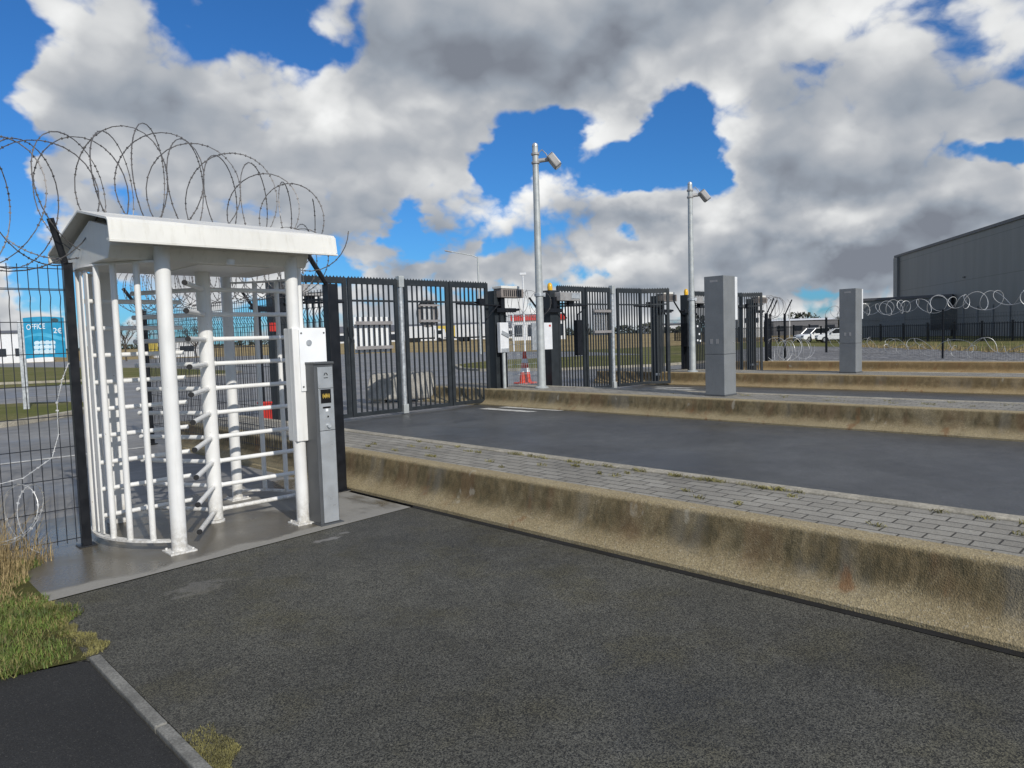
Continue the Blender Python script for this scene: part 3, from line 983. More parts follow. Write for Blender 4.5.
def gate(x0, label, w=1.23, folded=False, y=12.8, beacon=False):
    """x0 = centre of the left hinge post"""
    g = thing('bifold_gate', (x0, y, 0), label, 'gate', 'anthracite bifold bar gates across the lanes')
    pw = .15
    lp = MB().b2((-pw, -.13, 0), (pw, .13, 2.78)).build('hinge_post', MAT['anthracite'], g, False, .006)
    xs = .27
    if not folded:
        leaf(g, xs, xs + w)
        leaf(g, xs + w + .035, xs + 2 * w + .02)
    else:
        leaf(g, xs, xs + w - .02)
        leaf(g, xs + w + .03, xs + 2 * w)
    xm = xs + 2 * w + .03
    # galvanised closing tube and cap between the pairs
    ct = MB().tube([(xm + .07, -.01, .05), (xm + .07, -.01, 2.85)], .055, 14).build('closing_tube', MAT['galv'], g, True)
    MB().b2((xm + .005, -.075, 2.74), (xm + .135, .06, 2.98)).build('tube_cap', MAT['pole'], ct, False, .008)
    MB().b2((xm + .005, -.075, 0.02), (xm + .135, .06, .22)).build('tube_foot', MAT['pole'], ct, False, .008)
    x3 = xm + .17
    if folded:
        leaf(g, x3 + .12, x3 + .12 + w - .06, rz=R(-6))
        leaf(g, x3 + .12 + w - .05, x3 + .12 + 2 * w - .24, rz=R(-42))
    else:
        leaf(g, x3, x3 + w)
        leaf(g, x3 + w + .03, x3 + 2 * w - .02)
    xr = x3 + 2 * w + (.24 if not folded else -.12)
    rp = MB().b2((xr - pw, -.13, 0), (xr + pw, .13, 2.72)).build('hinge_post', MAT['anthracite'], g, False, .006)
    rv = MB().b2((xr - .02, -.155, .3), (xr + .02, -.131, 2.3)).build('cover_strip', MAT['black'], rp)
    bl = MB()
    for z in (.32,):
        bl.box((xr - .2, -.15, z), (.10, .10, .07)).box((xr + .1, -.17, z), (.10, .1, .07))
    bl.build('hinge', MAT['galv'], rp, False, .006)
    # top drive arms and motor units
    for (xp, sgn, wide) in ((0, 1, .7), (xr, -1, .75)):
        d = MB()
        d.tube([(xp, -.18, 2.36), (xp + sgn * 1.35, -.13, 2.40)], .022, 8)
        d.b2((xp - sgn * .05 - .06, -.22, 2.2), (xp - sgn * .05 + .06, -.13, 2.6))
        d.tube([(xp + sgn * .1, -.18, 2.36), (xp + sgn * .45, -.16, 2.05)], .018, 8)
        d.b2((xp + sgn * .6 - .09, -.2, 2.37), (xp + sgn * .6 + .09, -.1, 2.52))
        d.b2((xp - sgn * .15 - .32, -.24, 2.20), (xp - sgn * .15 + .32, -.14, 2.30))
        d.tube([(xp - sgn * .45, -.19, 2.25), (xp - sgn * .62, -.19, 2.27)], .03, 8)
        d.build('drive_arm', MAT['black'], g)
    hx = xr + .33
    ho = MB().b2((hx - .40, -.30, 2.55), (hx + .36, -.02, 2.76)).build('motor_housing', MAT['housing'], g, False, .012)
    MB().b2((hx - .42, -.32, 2.762), (hx + .20, .0, 2.83)).build('housing_lid', MAT['roofwhite'], ho, False, .012)
    gr = MB()
    for k in range(9):
        gr.b2((hx - .33 + k * .07, -.306, 2.58), (hx - .30 + k * .07, -.301, 2.73))
    gr.build('vent_slots', MAT['black'], ho)
    lx = .42
    lo = MB().b2((lx - .38, -.33, 2.50), (lx + .38, -.05, 2.72)).build('motor_housing', MAT['lamphead'], g, False, .012)
    MB().b2((lx + .05, -.345, 2.56), (lx + .395, -.331, 2.70)).build('housing_lid', MAT['galv'], lo)
    if beacon:
        b = MB().lathe((0, 0, 2.72), [(.07, 0), (.07, .05), (.05, .06)], 14).build('beacon_base', MAT['black'], lp, True)
        MB().lathe((0, 0, 2.781), [(.065, 0), (.07, .10), (.055, .17), (.02, .2)], 16).build('beacon', MAT['yellow'], lp, True)
    # safety cable loop between first leaves
    cl = MB().tube([(xs + w - .02, -.05, 1.9), (xs + w - .03, -.09, 1.72), (xs + w + .02, -.1, 1.62), (xs + w + .08, -.09, 1.72), (xs + w + .1, -.05, 1.9)], .009, 6)
    cl.build('cable_loop', MAT['black'], g, True)
    return g, xs, xm, x3, xr

g1, xs, xm, x3, xr = gate(6.38, 'nearest anthracite bar gate with white board and round sign plate')
g2, *_ = gate(13.98, 'second bar gate with amber beacon on its post and folded right leaf', 1.12, True, beacon=True)
g3, *_ = gate(20.5, 'last bar gate half hidden by the nearer grey pillar', 1.0, True, beacon=True)

def board(x, z, w, h, label, y=12.86, rails=(.33, -.28)):
    o = thing('sign_board', (x, y, z), label, 'sign')
    MB().b2((-w / 2, 0, -h / 2), (w / 2, .006, h / 2)).build('plate', MAT['print_white'], o)
    for rz_ in rails:
        MB().b2((-w / 2 - .02, -.105, rz_ - .035), (w / 2 + .02, -.092, rz_ + .035)).build('rail', MAT['signrail'], o)
board(8.50, 1.74, .86, .74, 'white board with two grey rails on the nearest gate', rails=(.24, -.27))
o = thing('round_sign', (9.98, 12.86, 2.18), 'round grey road sign seen from behind on the nearest gate', 'sign')
MB().tube([(0, 0, 0), (0, .008, 0)], .31, 32).build('disc', MAT['signrail'], o)
MB().box((0, -.01, 0), (.3, .006, .42)).build('plate', MAT['signback'], o)
MB().b2((-.27, -.1, -.19), (.27, -.09, -.14)).b2((-.27, -.1, .16), (.27, -.09, .2)).build('rail', MAT['signrail'], o)
board(16.12, 1.95, .72, .75, 'pale sign plate with two rails on the second gate', rails=(.3, -.28))
o = thing('intercom_cabinet', (14.92, 12.70, 1.05), 'slim black cabinet fixed to the second gate', 'cabinet')
MB().b2((-.1, -.1, 0), (.1, .03, .95)).build('body', MAT['black'], o, False, .01)
MB().tube([(0, -.03, .95), (0, -.03, 1.1), (.2, -.03, 1.2)], .02, 6).build('cable', MAT['black'], o)

# ------------------------------------------------------------------ lamp posts
def lamp(x, y, h, label, rz):
    t_ = thing('lamp_post', (x, y, KH - .006), label, 'lamp post', 'floodlight poles on the islands', rz)
    p = MB().tube([(0, 0, .0), (0, 0, h)], .10, 20, True, .068).build('pole', MAT['pole'], t_, True)
    MB().lathe((0, 0, 0), [(.16, 0), (.16, .02), (.115, .05)], 20).build('base_collar', MAT['pole'], p, True)
    MB().lathe((0, 0, h), [(.05, 0), (.072, .005), (.06, .06), (.02, .09)], 16).build('cap', MAT['galv'], p, True)
    cl = MB()
    for z in (h - .20, h - .40):
        cl.lathe((0, 0, z), [(.08, 0), (.095, .01), (.095, .05), (.08, .06)], 16)
    cl.tube([(0, 0, h - .33), (.3, 0, h - .30)], .05, 10)
    cl.build('bracket', MAT['lamphead'], p, True)
    cz = MB().tube([(.05, .03, h - .16), (.16, .05, h - .06), (.26, .05, h - .16), (.3, .03, h - .28)], .012, 6).build('cable', MAT['lamphead'], p)
    m_ = Matrix.Rotation(R(-38), 3, 'Y')
    hd = MB().box((.43, 0, h - .34), (.17, .32, .32), 0, m_).build('floodlight', MAT['lamphead'], p, False, .03)
    c_ = Vector((.43, 0, h - .34)) + m_ @ Vector((-.0, 0, -.166))
    MB().box(c_, (.145, .29, .012), 0, m_).build('lens', MAT['lampglass'], hd)
    fn = MB()
    for k in range(5):
        c_ = Vector((.43, 0, h - .34)) + m_ @ Vector((-.066 + .033 * k, 0, .168))
        fn.box(c_, (.01, .27, .026), 0, m_)
    fn.build('fins', MAT['lamphead'], hd)
    col = MB().lathe((0, 0, 2.15), [(.095, 0), (.115, .01), (.115, .07), (.095, .08)], 16)
    col.box((.12, 0, 2.19), (.05, .09, .09))
    col.build('clamp', MAT['galv'], p, True)
    return t_
lamp(12.36, 11.66, 5.60, 'nearer tall grey lamp post with tilted floodlight beside white cabinet', R(-44))
lamp(19.2, 11.8, 5.6, 'farther grey lamp post with floodlight behind the nearer pillar', R(-44))

# ------------------------------------------------------------------ grey access pillars
def pillar(x, y, w, d, h, label):
    t_ = thing('access_pillar', (x, y, KH - .006), label, 'pillar', 'grey access control pillars on the islands')
    b = MB().b2((0, 0, 0.0), (w, d, .78)).build('lower_casing', MAT['pillar'], t_, False, .006)
    u = MB().b2((0, 0, .786), (w, d, h)).build('upper_casing', MAT['pillar'], t_, False, .006)
    MB().b2((-.002, d * .3, h - .115), (0.012, d * .7, h - .075)).build('vent', MAT['lamphead'], u)
    for q in (d * .28, d * .58):
        MB().b2((-.003, q, .98), (.012, q + .055, 1.07)).build('socket_plate', MAT['lamphead'], u)
    MB().b2((-.012, -.012, -.002), (w + .012, d + .012, .03)).build('base_flange', MAT['readerside'], t_, False, .004)
    MB().tube([(w * .8, .001, 1.0), (w * .8, -.012, 1.0)], .014, 10).build('lock', MAT['galv'], u, True)
    MB().b2((w + .001, .02, 1.42), (w + .13, d - .04, h - .01)).build('reader_shield', MAT['wallwhite'], u, False, .006)
    return t_
pillar(12.14, 6.79, .43, .40, 2.24, 'nearer tall grey access pillar on the second island')
pillar(19.65, 7.2, .44, .42, 2.22, 'farther grey access pillar standing left of the warehouse fence')

# ------------------------------------------------------------------ cabinets, cone, blocks
o = thing('junction_box', (12.0, 12.55, KH - .008), 'white sign box on a thin stand right of the nearest gate', 'box')
MB().tube([(0, 0, 0), (0, 0, 1.0)], .045, 10).build('stand', MAT['pole'], o, True)
b = MB().b2((-.14, -.05, .86), (.14, .06, 1.58)).build('box', MAT['wallwhite'], o, False, .01)
MB().box((.02, -.065, 1.30), (.25, .02, .09), 0, Matrix.Rotation(R(22), 3, 'Y')).build('strap', MAT['galv'], b)
MB().b2((-.12, -.062, .87), (.12, -.051, .96)).build('label_strip', MAT['galv'], b)
o = thing('control_cabinet', (13.12, 12.45, KH + .55), 'grey and white cabinet with open door behind the nearer lamp post', 'cabinet')
MB().b2((-.05, -.15, 0.33), (.36, .15, 1.0)).build('casing', MAT['wallwhite'], o, False, .008)
MB().b2((-.42, -.20, .33), (-.052, -.16, 1.0)).build('door', MAT['galv'], o, False, .006)
MB().b2((.24, -.153, .9), (.31, -.149, .95)).build('warning_sticker', MAT['red'], o)
MB().tube([(.0, 0, .33), (.0, 0, -.55)], .035, 8).build('stand', MAT['pole'], o)
o = thing('control_cabinet', (20.25, 12.45, KH), 'dark cabinet with white labels left of the farther lamp post', 'cabinet')
MB().b2((-.45, -.12, .75), (.0, .12, 1.5)).build('casing', MAT['black'], o, False, .01)
MB().b2((.01, -.12, .8), (.36, .1, 1.45)).build('door', MAT['anthracite'], o, False, .01)
lb = MB()
for (x, z) in ((.1, 1.35), (.2, 1.1), (.1, .9), (.26, .88)):
    lb.b2((x, -.128, z), (x + .07, -.121, z + .06))
lb.build('labels', MAT['print_white'], o)
MB().tube([(-.2, 0, 0), (-.2, 0, .75)], .05, 8).build('stand', MAT['black'], o)

o = thing('traffic_cone', (13.32, 13.15, KH), 'orange traffic cone with white bands behind the first fence panel', 'cone')
b = MB().b2((-.22, -.22, 0), (.22, .22, .04)).build('base', MAT['orange'], o, False, .01)
c = MB().lathe((0, 0, .04), [(.165, 0), (.06, .66), (.035, .80), (.03, .80)], 20).build('body', MAT['orange'], o, True)
for z0 in (.26, .50):
    r_a, r_b = .165 - (.105) * z0 / .66 + .003, .165 - .105 * (z0 + .11) / .66 + .003
    MB().lathe((0, 0, .04 + z0), [(r_a, 0), (r_b, .11)], 20).build('reflective_band', MAT['print_white'], c, True)

def block(x, y, L_, rz, label):
    o = thing('concrete_block', (x, y, 0), label, 'concrete block', None, rz)
    mb = MB()
    h1 = .76
    for (z, gx, gy) in ((.07, 0, .45), (.16, 0, .45), (h1 - .04, -.13, .30), (h1, -.17, .26)):
        mb.v += [(sx * (L_ / 2 + gx), sy * gy, z) for (sx, sy) in ((-1, -1), (1, -1), (1, 1), (-1, 1))]
    mb.f += [(3, 2, 1, 0), (12, 13, 14, 15)] + [(4 * q + k, 4 * q + (k + 1) % 4, 4 * q + 4 + (k + 1) % 4, 4 * q + 4 + k) for q in range(3) for k in range(4)]
    b = mb.build('body', MAT['concrete'], o, False, .04)
    MB().b2((-L_ / 2 + .15, -.36, 0), (-L_ / 2 + .5, .36, .069)).b2((L_ / 2 - .5, -.36, 0), (L_ / 2 - .15, .36, .069)).build('foot', MAT['concrete'], b)
    MB().tube([(-.2, 0, .74), (-.2, 0, .82), (.2, 0, .82), (.2, 0, .74)], .012, 6).build('lifting_hook', MAT['galv'], b)
    return o
block(11.25, 15.7, 1.86, R(-42), 'weathered concrete block standing on the road behind the nearest gate')

# ------------------------------------------------------------------ blue office sign
o = thing('office_sign', (4.0, 22.2, 0.08), 'blue OFFICE price board on a grey post beyond the mesh fence', 'sign', rz=R(-17))
MB().b2((-.07, -.04, 0), (.07, .04, 2.32)).build('post', MAT['galv'], o, False, .01)
# slightly curled plate
n = 14
pw_, z0, z1 = .90, 1.34, 2.40
def plate_pt(u, v, off=0.0):
    x = .06 + pw_ * u
    return (x, -.06 + .10 * (u - .35) ** 2 * 2 - off, z0 + (z1 - z0) * v + .03 * math.sin(u * 3.1))
def patch_poly(poly, off):
    return [plate_pt(u, v, off) for (u, v) in poly]
mb = MB()
vs, fs = [], []
for k in (0, 1):
    for i in range(n + 1):
        for j in (0, 1):
            vs.append(plate_pt(i / n, j, -.006 * k))
m2 = 2 * (n + 1)
for i in range(n):
    a = 2 * i
    fs += [(a, a + 2, a + 3, a + 1), (m2 + a, m2 + a + 1, m2 + a + 3, m2 + a + 2), (a, m2 + a, m2 + a + 2, a + 2), (a + 1, a + 3, m2 + a + 3, m2 + a + 1)]
fs += [(0, 1, m2 + 1, m2), (2 * n, m2 + 2 * n, m2 + 2 * n + 1, 2 * n + 1)]
mb.add(vs, fs)
board_ = mb.build('board', MAT['blue'], o)
def on_plate(vs, fs, u0, v0, su, sv, off=.004):
    out = []
    for v in vs:
        out.append(plate_pt(u0 + v[0] * su, v0 + v[1] * sv, off + v[2]))
    return MB().add(out, fs)
tv, tf = text_mesh('OFFICE', .17, .001)
w_ = max(v.x for v in tv)
on_plate(tv, tf, .07, .70, .46 / w_, 1.1).build('lettering', MAT['print_white'], board_)
tv, tf = text_mesh('2\u20ac', .17, .001)
w_ = max(v.x for v in tv)
on_plate(tv, tf, .72, .60, .22 / w_, 1.05).build('lettering', MAT['print_white'], board_)
wv = MB()
vs, fs = [], []
for i in range(13):
    u = i / 12
    vs += [plate_pt(u, .54 + .06 * math.sin(u * 4), .003), plate_pt(u, .47 + .06 * math.sin(u * 4 + .5), .003)]
for i in range(12):
    fs.append((2 * i, 2 * i + 1, 2 * i + 3, 2 * i + 2))
wv.add(vs, fs).build('wave_band', MAT['bluelight'], board_)
cp = MB()
for row, (v0, n_, h_) in enumerate(((.08, 4, .12), (.21, 4, .10), (.32, 4, .09))):
    for i in range(n_):
        u = .22 + i * .13 + .012 * row
        cp.add(patch_poly([(u, v0), (u + .115, v0), (u + .125, v0 + h_ * .7), (u + .09, v0 + h_), (u + .03, v0 + h_), (u - .01, v0 + h_ * .7)], .004), [(0, 1, 2, 3, 4, 5)])
cp.build('stacked_goods_print', MAT['palecup'], board_)
ov = MB()
ov.add(patch_poly([(.78 + .09 * math.cos(a), .92 + .05 * math.sin(a)) for a in [2 * PI * i / 16 for i in range(16)]], .004), [tuple(range(16))])
ov.build('badge', MAT['print_dark'], board_)
# ------------------------------------------------------------------ grass foreground
def blades(region, n, hmin, hmax, wmin, wmax, lean=1.0, z=0.0, hfn=None):
    mb = MB()
    cnt = 0
    while cnt < n:
        x, y = random.uniform(region[0], region[2]), random.uniform(region[1], region[3])
        k = hfn(x, y) if hfn else 1.0
        if k <= 0:
            continue
        cnt += 1
        h = random.uniform(hmin, hmax) * k
        a = random.uniform(0, 2 * PI)
        w = random.uniform(wmin, wmax)
        ln = h * random.uniform(.2, 1.0) * lean
        px, py = -math.sin(a) * w, math.cos(a) * w
        dx, dy = math.cos(a) * ln, math.sin(a) * ln
        mb.add([(x - px, y - py, z), (x + px, y + py, z), (x + dx * .35 + px * .7, y + dy * .35 + py * .7, z + h * .6), (x + dx * .35 - px * .7, y + dy * .35 - py * .7, z + h * .6),
                (x + dx, y + dy, z + h * .95)], [(0, 1, 2, 3), (3, 2, 4)])
    return mb
def edge_x(y):
    return .93 + .07 * math.sin(y * 5.1) + .05 * math.sin(y * 13) + (.12 if 4.6 < y < 5.2 else 0) + max(0, y - 5.6) * .28
def lowk(x, y):
    lo = 4.2 + .05 * math.sin(x * 9)
    if x > edge_x(y) + .0 or y < lo - .03 + max(0, (.6 - x)) * .1:
        return 0
    return .5 + .5 * min(1, (edge_x(y) - x) * 3) + max(0, y - 5.6) * .4
tag(blades((-.6, 4.2, 1.15, 6.45), 16000, .025, .075, .0015, .0032, 1.3, .004, lowk).build('grass', MAT['blade']), 'short green grass on the verge left of the slab', 'grass', kind='stuff')
tag(blades((-.6, 4.2, 1.15, 6.45), 11000, .02, .07, .0015, .0032, 1.7, .004, lowk).build('yellow_grass', MAT['bladeyellow']), 'yellowing grass mixed into the verge left of the slab', 'grass', kind='stuff')
def tallk(x, y):
    if x > edge_x(y) - .0 or y < 5.35 or y > 6.5:
        return 0
    return min(1, max(.12, (y - 5.3) * 1.0)) * min(1, .3 + (edge_x(y) - x) * 2.0)
tag(blades((-.6, 5.35, 1.3, 6.5), 6500, .18, .62, .0014, .003, 1.1, .004, tallk).build('dry_grass', MAT['straw']), 'tall dry straw coloured grass against the foot of the mesh fence', 'grass', kind='stuff')
# moss on the edge of the asphalt
mb = blades((.99, 2.2, 1.13, 3.05), 9000, .003, .010, .001, .002, 1.5, .002, lambda x, y: 1 if x < 1.0 + .085 + .05 * math.sin(y * 7) + .03 * math.sin(y * 23) and random.random() < (3.1 - y) else 0)
tag(mb.build('moss', MAT['bladeyellow']), 'low moss growing along the concrete edging at lower left', 'moss', kind='stuff')
mb = blades((.9, 4.2, 1.2, 5.3), 4200, .006, .02, .001, .0025, 1.5, .002, lambda x, y: 1 if abs(x - .98 - .03 * math.sin(y * 9) - .02 * math.sin(y * 31)) < .05 else 0)
tag(mb.build('grass_fringe', MAT['bladeyellow']), 'thin grass fringe creeping over the asphalt edge', 'grass', kind='stuff')
# dry plants in front of the far fence
mb = blades((28, -2, 58, 26), 2600, .2, .7, .006, .014, .6, .0, lambda x, y: random.choice((.4, .6, 1.0)) if abs((x - 43.7) - (y - 7.9) * 1.08) < .5 + .5 * math.sin(x * 2) else 0)
tag(mb.build('dry_weeds', MAT['straw']), 'dry weeds standing along the foot of the warehouse fence', 'weeds', kind='stuff')
struct('far_verge', MB().sheet([(42, -14), (56, -14), (66, 14), (74, 30), (64, 31), (58, 21), (50.3, 13.4), (43.7, 7.9)], 0.014), MAT['turf'])

# ------------------------------------------------------------------ far fences, buildings
def picket(p0, p1, h, label, n_posts, post=.16):
    o0 = Vector((*p0, 0))
    r = thing('palisade_fence', o0, label, 'fence')
    d = Vector((p1[0] - p0[0], p1[1] - p0[1], 0))
    for i in range(n_posts):
        c = d * (i / (n_posts - 1))
        MB().box((c.x, c.y, h / 2), (post, post, h)).build('post', MAT['black'], r)
    ln = d.length
    mb = MB()
    k = int(ln / .22)
    for i in range(k):
        c = d * ((i + .5) / k)
        mb.box((c.x, c.y, h / 2 - .05), (.05, .05, h - .15))
    u = d.normalized()
    for z in (.25, h - .25):
        mb.tube([Vector((0, 0, z)), Vector((d.x, d.y, z))], .04, 4)
    mb.build('pickets', MAT['black'], r)
    return r
picket((80, 33), (62, -8), 1.75, 'black picket fence along the foot of the warehouse', 18)
picket((96, 62), (84, 36), 2.0, 'dark picket fence behind the parked cars', 12)

FRZ = R(-45.7)
def at_px(x, depth):
    """ground spot in a viewing direction at a given distance"""
    d = fw + rt * ((x - 512) / F)
    p = d * depth
    return p.x, p.y
def wall_building(name, A, B, h, depth, label, mat, cat='building', base_z=0.0, roof=None, parts=None):
    """box building whose visible wall runs from A to B; extends away from the camera"""
    A, B = Vector((*A, 0)), Vector((*B, 0))
    d = B - A
    rz = math.atan2(d.y, d.x)
    r = thing(name, (A.x, A.y, base_z), label, cat, None, rz)
    ln = d.length
    w = MB().b2((0, 0, 0), (ln, depth, h)).build('wall', MAT[mat], r)
    rf_ = MB().b2((-.15, -.15, h + .001), (ln + .15, depth + .15, h + .35)).build('roof', MAT[roof or 'roofgrey'], r)
    return r, ln
bld, ln = wall_building('warehouse', (125.2, 39.8), (70, 2.0), 12.3, 60, 'huge dark grey windowless warehouse at right edge', 'warehouse')
bld.rotation_euler = (0, 0, bld.rotation_euler[2])
MB().b2((.2, -.35, 0), (2.0, -.01, 12.2)).build('stair_panel', MAT['pillar'], bld)
for x in (18, 22, 26, 30, 34, 38, 42):
    MB().b2((x, -.12, 0), (x + .4, -.01, 3.6)).build('dock_post', MAT['pillar'], bld)
MB().b2((26, -.1, 7.2), (26.6, -.01, 7.35)).build('lamp', MAT['black'], bld)
bld2, ln = wall_building('warehouse_annex', at_px(856, 100), at_px(950, 93), 5.0, 6, 'low dark grey annex in front of the warehouse corner', 'warehouse')
MB().b2((3, -.1, 0), (6, -.01, 3.4)).build('door', MAT['pillar'], bld2)
MB().b2((9, -.1, .8), (12.5, -.01, 3.4)).build('window', MAT['window'], bld2)

def shed(name, x, y, w, d, h, rz, label, mat, roof, wins=0, wz=(1.0, 2.2), roof_h=.5, band=None, cat='building'):
    r = thing(name, (x, y, base_at(x, y)), label, cat, None, rz)
    MB().b2((-w / 2, 0, -.8), (w / 2, d, h)).build('wall', MAT[mat], r)
    MB().prism([(-.3, h + .001), (d + .3, h + .001), (d / 2, h + roof_h)], 'x', -w / 2 - .3, w / 2 + .3).build('roof', MAT[roof], r)
    for i in range(wins):
        cx_ = -w / 2 + w * (i + .5) / wins
        MB().b2((cx_ - w / wins * .3, -.06, wz[0]), (cx_ + w / wins * .3, -.01, wz[1])).build('window', MAT['window'], r)
    if band:
        MB().b2((-w / 2 - .2, -.35, h - 1.1), (w / 2 + .2, -.07, h)).build('fascia', MAT[band], r)
    return r
RISE = [(92, 0.0), (112, .25), (140, .7), (175, 1.15), (260, 1.5), (900, 2.2)]
def rise(d):
    """height of the gently rising field at a distance"""
    return lerp_tab(RISE, d)
def base_at(x, y):
    d = Vector((x, y, 0)).dot(fw)
    px = 512 + F * Vector((x, y, 0)).dot(rt) / d
    return 0.0 if px > 690 or (px < 318 and d < 150) else rise(d)
def field_part(px0, px1, dists, mb):
    n = 14
    for i in range(n):
        pa, pb = px0 + (px1 - px0) * i / n, px0 + (px1 - px0) * (i + 1) / n
        for d0, d1 in zip(dists, dists[1:]):
            q = [(*at_px(pa, d0), rise(d0) if d0 > dists[0] else -.015), (*at_px(pb, d0), rise(d0) if d0 > dists[0] else -.015), (*at_px(pb, d1), rise(d1)), (*at_px(pa, d1), rise(d1))]
            mb.add(q, [(0, 1, 2, 3)])
fm = MB()
field_part(318, 690, (96, 112, 140, 175, 260, 900), fm)
field_part(-420, 318, (150, 160, 175, 260, 900), fm)
struct('rising_field', fm, MAT['field'])
# far cluster, left to right
x, y = at_px(2, 110); shed('office_building', x, y, 14, 10, 4.6, FRZ + R(35), 'white low building at far left beyond the lawn', 'wallwhite', 'roofgrey', 5)
x, y = at_px(178, 120); shed('storage_shed', x, y, 7, 8, 2.6, FRZ + R(10), 'small pale shed seen through the turnstile bars', 'wallwhite', 'roofgrey', 2, (.9, 1.8))
x, y = at_px(540, 150); shed('shop_building', x, y, 11, 14, 5.2, FRZ, 'white shop with red fascia beyond the first lamp post', 'wallwhite', 'roofgrey', 4, (.8, 3.2), .4, 'red')
x, y = at_px(415, 205); shed('long_depot', x, y, 62, 20, 3.0, FRZ, 'long low dark roofed depot on the horizon behind the nearest gate', 'wallwhite', 'roofgrey', 9, (.5, 2.2), 2.0)
x, y = at_px(668, 230); shed('farm_building', x, y, 12, 10, 2.6, FRZ, 'small pale building on the horizon between gates two and three', 'wallwhite', 'roofgrey', 3, (.8, 1.8))
x, y = at_px(806, 170); shed('bright_hall', x, y, 15, 14, 3.4, FRZ, 'dark low hall with white roof strip behind the parked cars', 'roofgrey', 'wallwhite', 4)
x, y = at_px(752, 150); shed('tank_house', x, y, 5, 6, 6.8, FRZ, 'narrow white tower block right of the last gate', 'wallwhite', 'wallwhite', 1, (3, 4))

def lorry(x, y, rz, label, body='wallwhite', cab='carwhite', L_=9):
    r = thing('lorry', (x, y, base_at(x, y)), label, 'lorry', 'lorries parked on the horizon', rz)
    MB().b2((-L_ / 2, -1.25, 1.0), (L_ / 2 - 2.3, 1.25, 3.7)).build('cargo_body', MAT[body], r, False, .05)
    c = MB().prism([(L_ / 2 - 2.15, .5), (L_ / 2, .5), (L_ / 2, 1.6), (L_ / 2 - .35, 2.9), (L_ / 2 - 2.15, 3.0)], 'y', -1.2, 1.2).build('cab', MAT[cab], r, False, .06)
    MB().b2((L_ / 2 - 1.5, -1.22, 1.7), (L_ / 2 - .5, -1.201, 2.6)).build('window', MAT['carglass'], c)
    MB().b2((-L_ / 2, -.9, .7), (L_ / 2, .9, .99)).build('chassis', MAT['black'], r)
    for x_ in (-L_ / 2 + 1.2, -L_ / 2 + 2.4, L_ / 2 - 1.1):
        for s in (-1, 1):
            MB().tube([(x_, s * 1.0, .48), (x_, s * 1.24, .48)], .48, 16).build('wheel', MAT['tyre'], r)
    return r
for (px, dp, dz, lab, bd) in ((372, 175, 8, 'white lorry far left behind the white board', 'wallwhite'), (428, 168, -6, 'white lorry on the horizon right of the round sign', 'wallwhite'),
                              (455, 180, 4, 'ochre sided lorry on the horizon behind the nearest gate', 'ochre'), (478, 160, -10, 'white lorry nearest the right hinge post on horizon', 'wallwhite'),
                              ):
    x, y = at_px(px, dp)
    lorry(x, y, FRZ + R(dz), lab, bd)

def car(x, y, rz, label, suv=False):
    r = thing('parked_car', (x, y, 0), label, 'car', 'white cars parked beyond the gravel yard', rz)
    h = 1.45 if not suv else 1.55
    lower = [(-2.05, .32), (2.1, .30), (2.18, .55), (2.05, .78), (1.15, .92), (-1.95, .98), (-2.14, .75)]
    b = MB().prism(lower, 'y', -.86, .86).build('body', MAT['carwhite'], r, False, .06)
    cabin = [(1.1, .921), (.35, h - .06), (.1, h), (-1.35, h - .02), (-1.85, .981)]
    MB().prism(cabin, 'y', -.72, .72).build('cabin', MAT['carglass'], r, False, .05)
    MB().prism([(.38, h - .035), (.1, h + .02), (-1.4, h), (-1.5, h - .06)], 'y', -.74, .74).build('roof', MAT['carwhite'], r, False, .02)
    pl_ = MB()
    for s in (-1, 1):
        for (xa_, za, xb_, zb) in ((1.1, .93, .36, h - .03), (-.35, .95, -.4, h - .03), (-1.83, .98, -1.42, h - .02)):
            pl_.tube([(xa_, s * .735, za), (xb_, s * .73, zb)], .045, 6)
    pl_.build('window_pillars', MAT['carwhite'], r)
    for x_ in (-1.3, 1.35):
        for s in (-1, 1):
            w = MB().tube([(x_, s * .70, .32), (x_, s * .885, .32)], .32, 20).build('wheel', MAT['tyre'], r)
            MB().tube([(x_, s * .886, .32), (x_, s * .895, .32)], .2, 16).build('rim', MAT['rim'], w)
    for s in (-1, 1):
        MB().box((2.11, s * .62, .68), (.14, .34, .14)).build('headlight', MAT['lampglass'], r, False, .03)
        MB().box((-2.07, s * .66, .80), (.14, .26, .16)).build('tail_light', MAT['red'], r, False, .03)
        MB().box((.75, s * .95, .98), (.12, .16, .1)).build('wing_mirror', MAT['carwhite'], r, False, .02)
    MB().b2((2.15, -.55, .36), (2.195, .55, .52)).build('grille', MAT['black'], r)
    return r
x, y = at_px(838, 76); car(x, y, FRZ + R(180 - 14), 'nearer white car with dark windows partly behind the farther pillar')
x, y = at_px(814, 82); car(x, y, FRZ + R(180 + 20), 'white car parked left of another beyond the gravel yard', True)

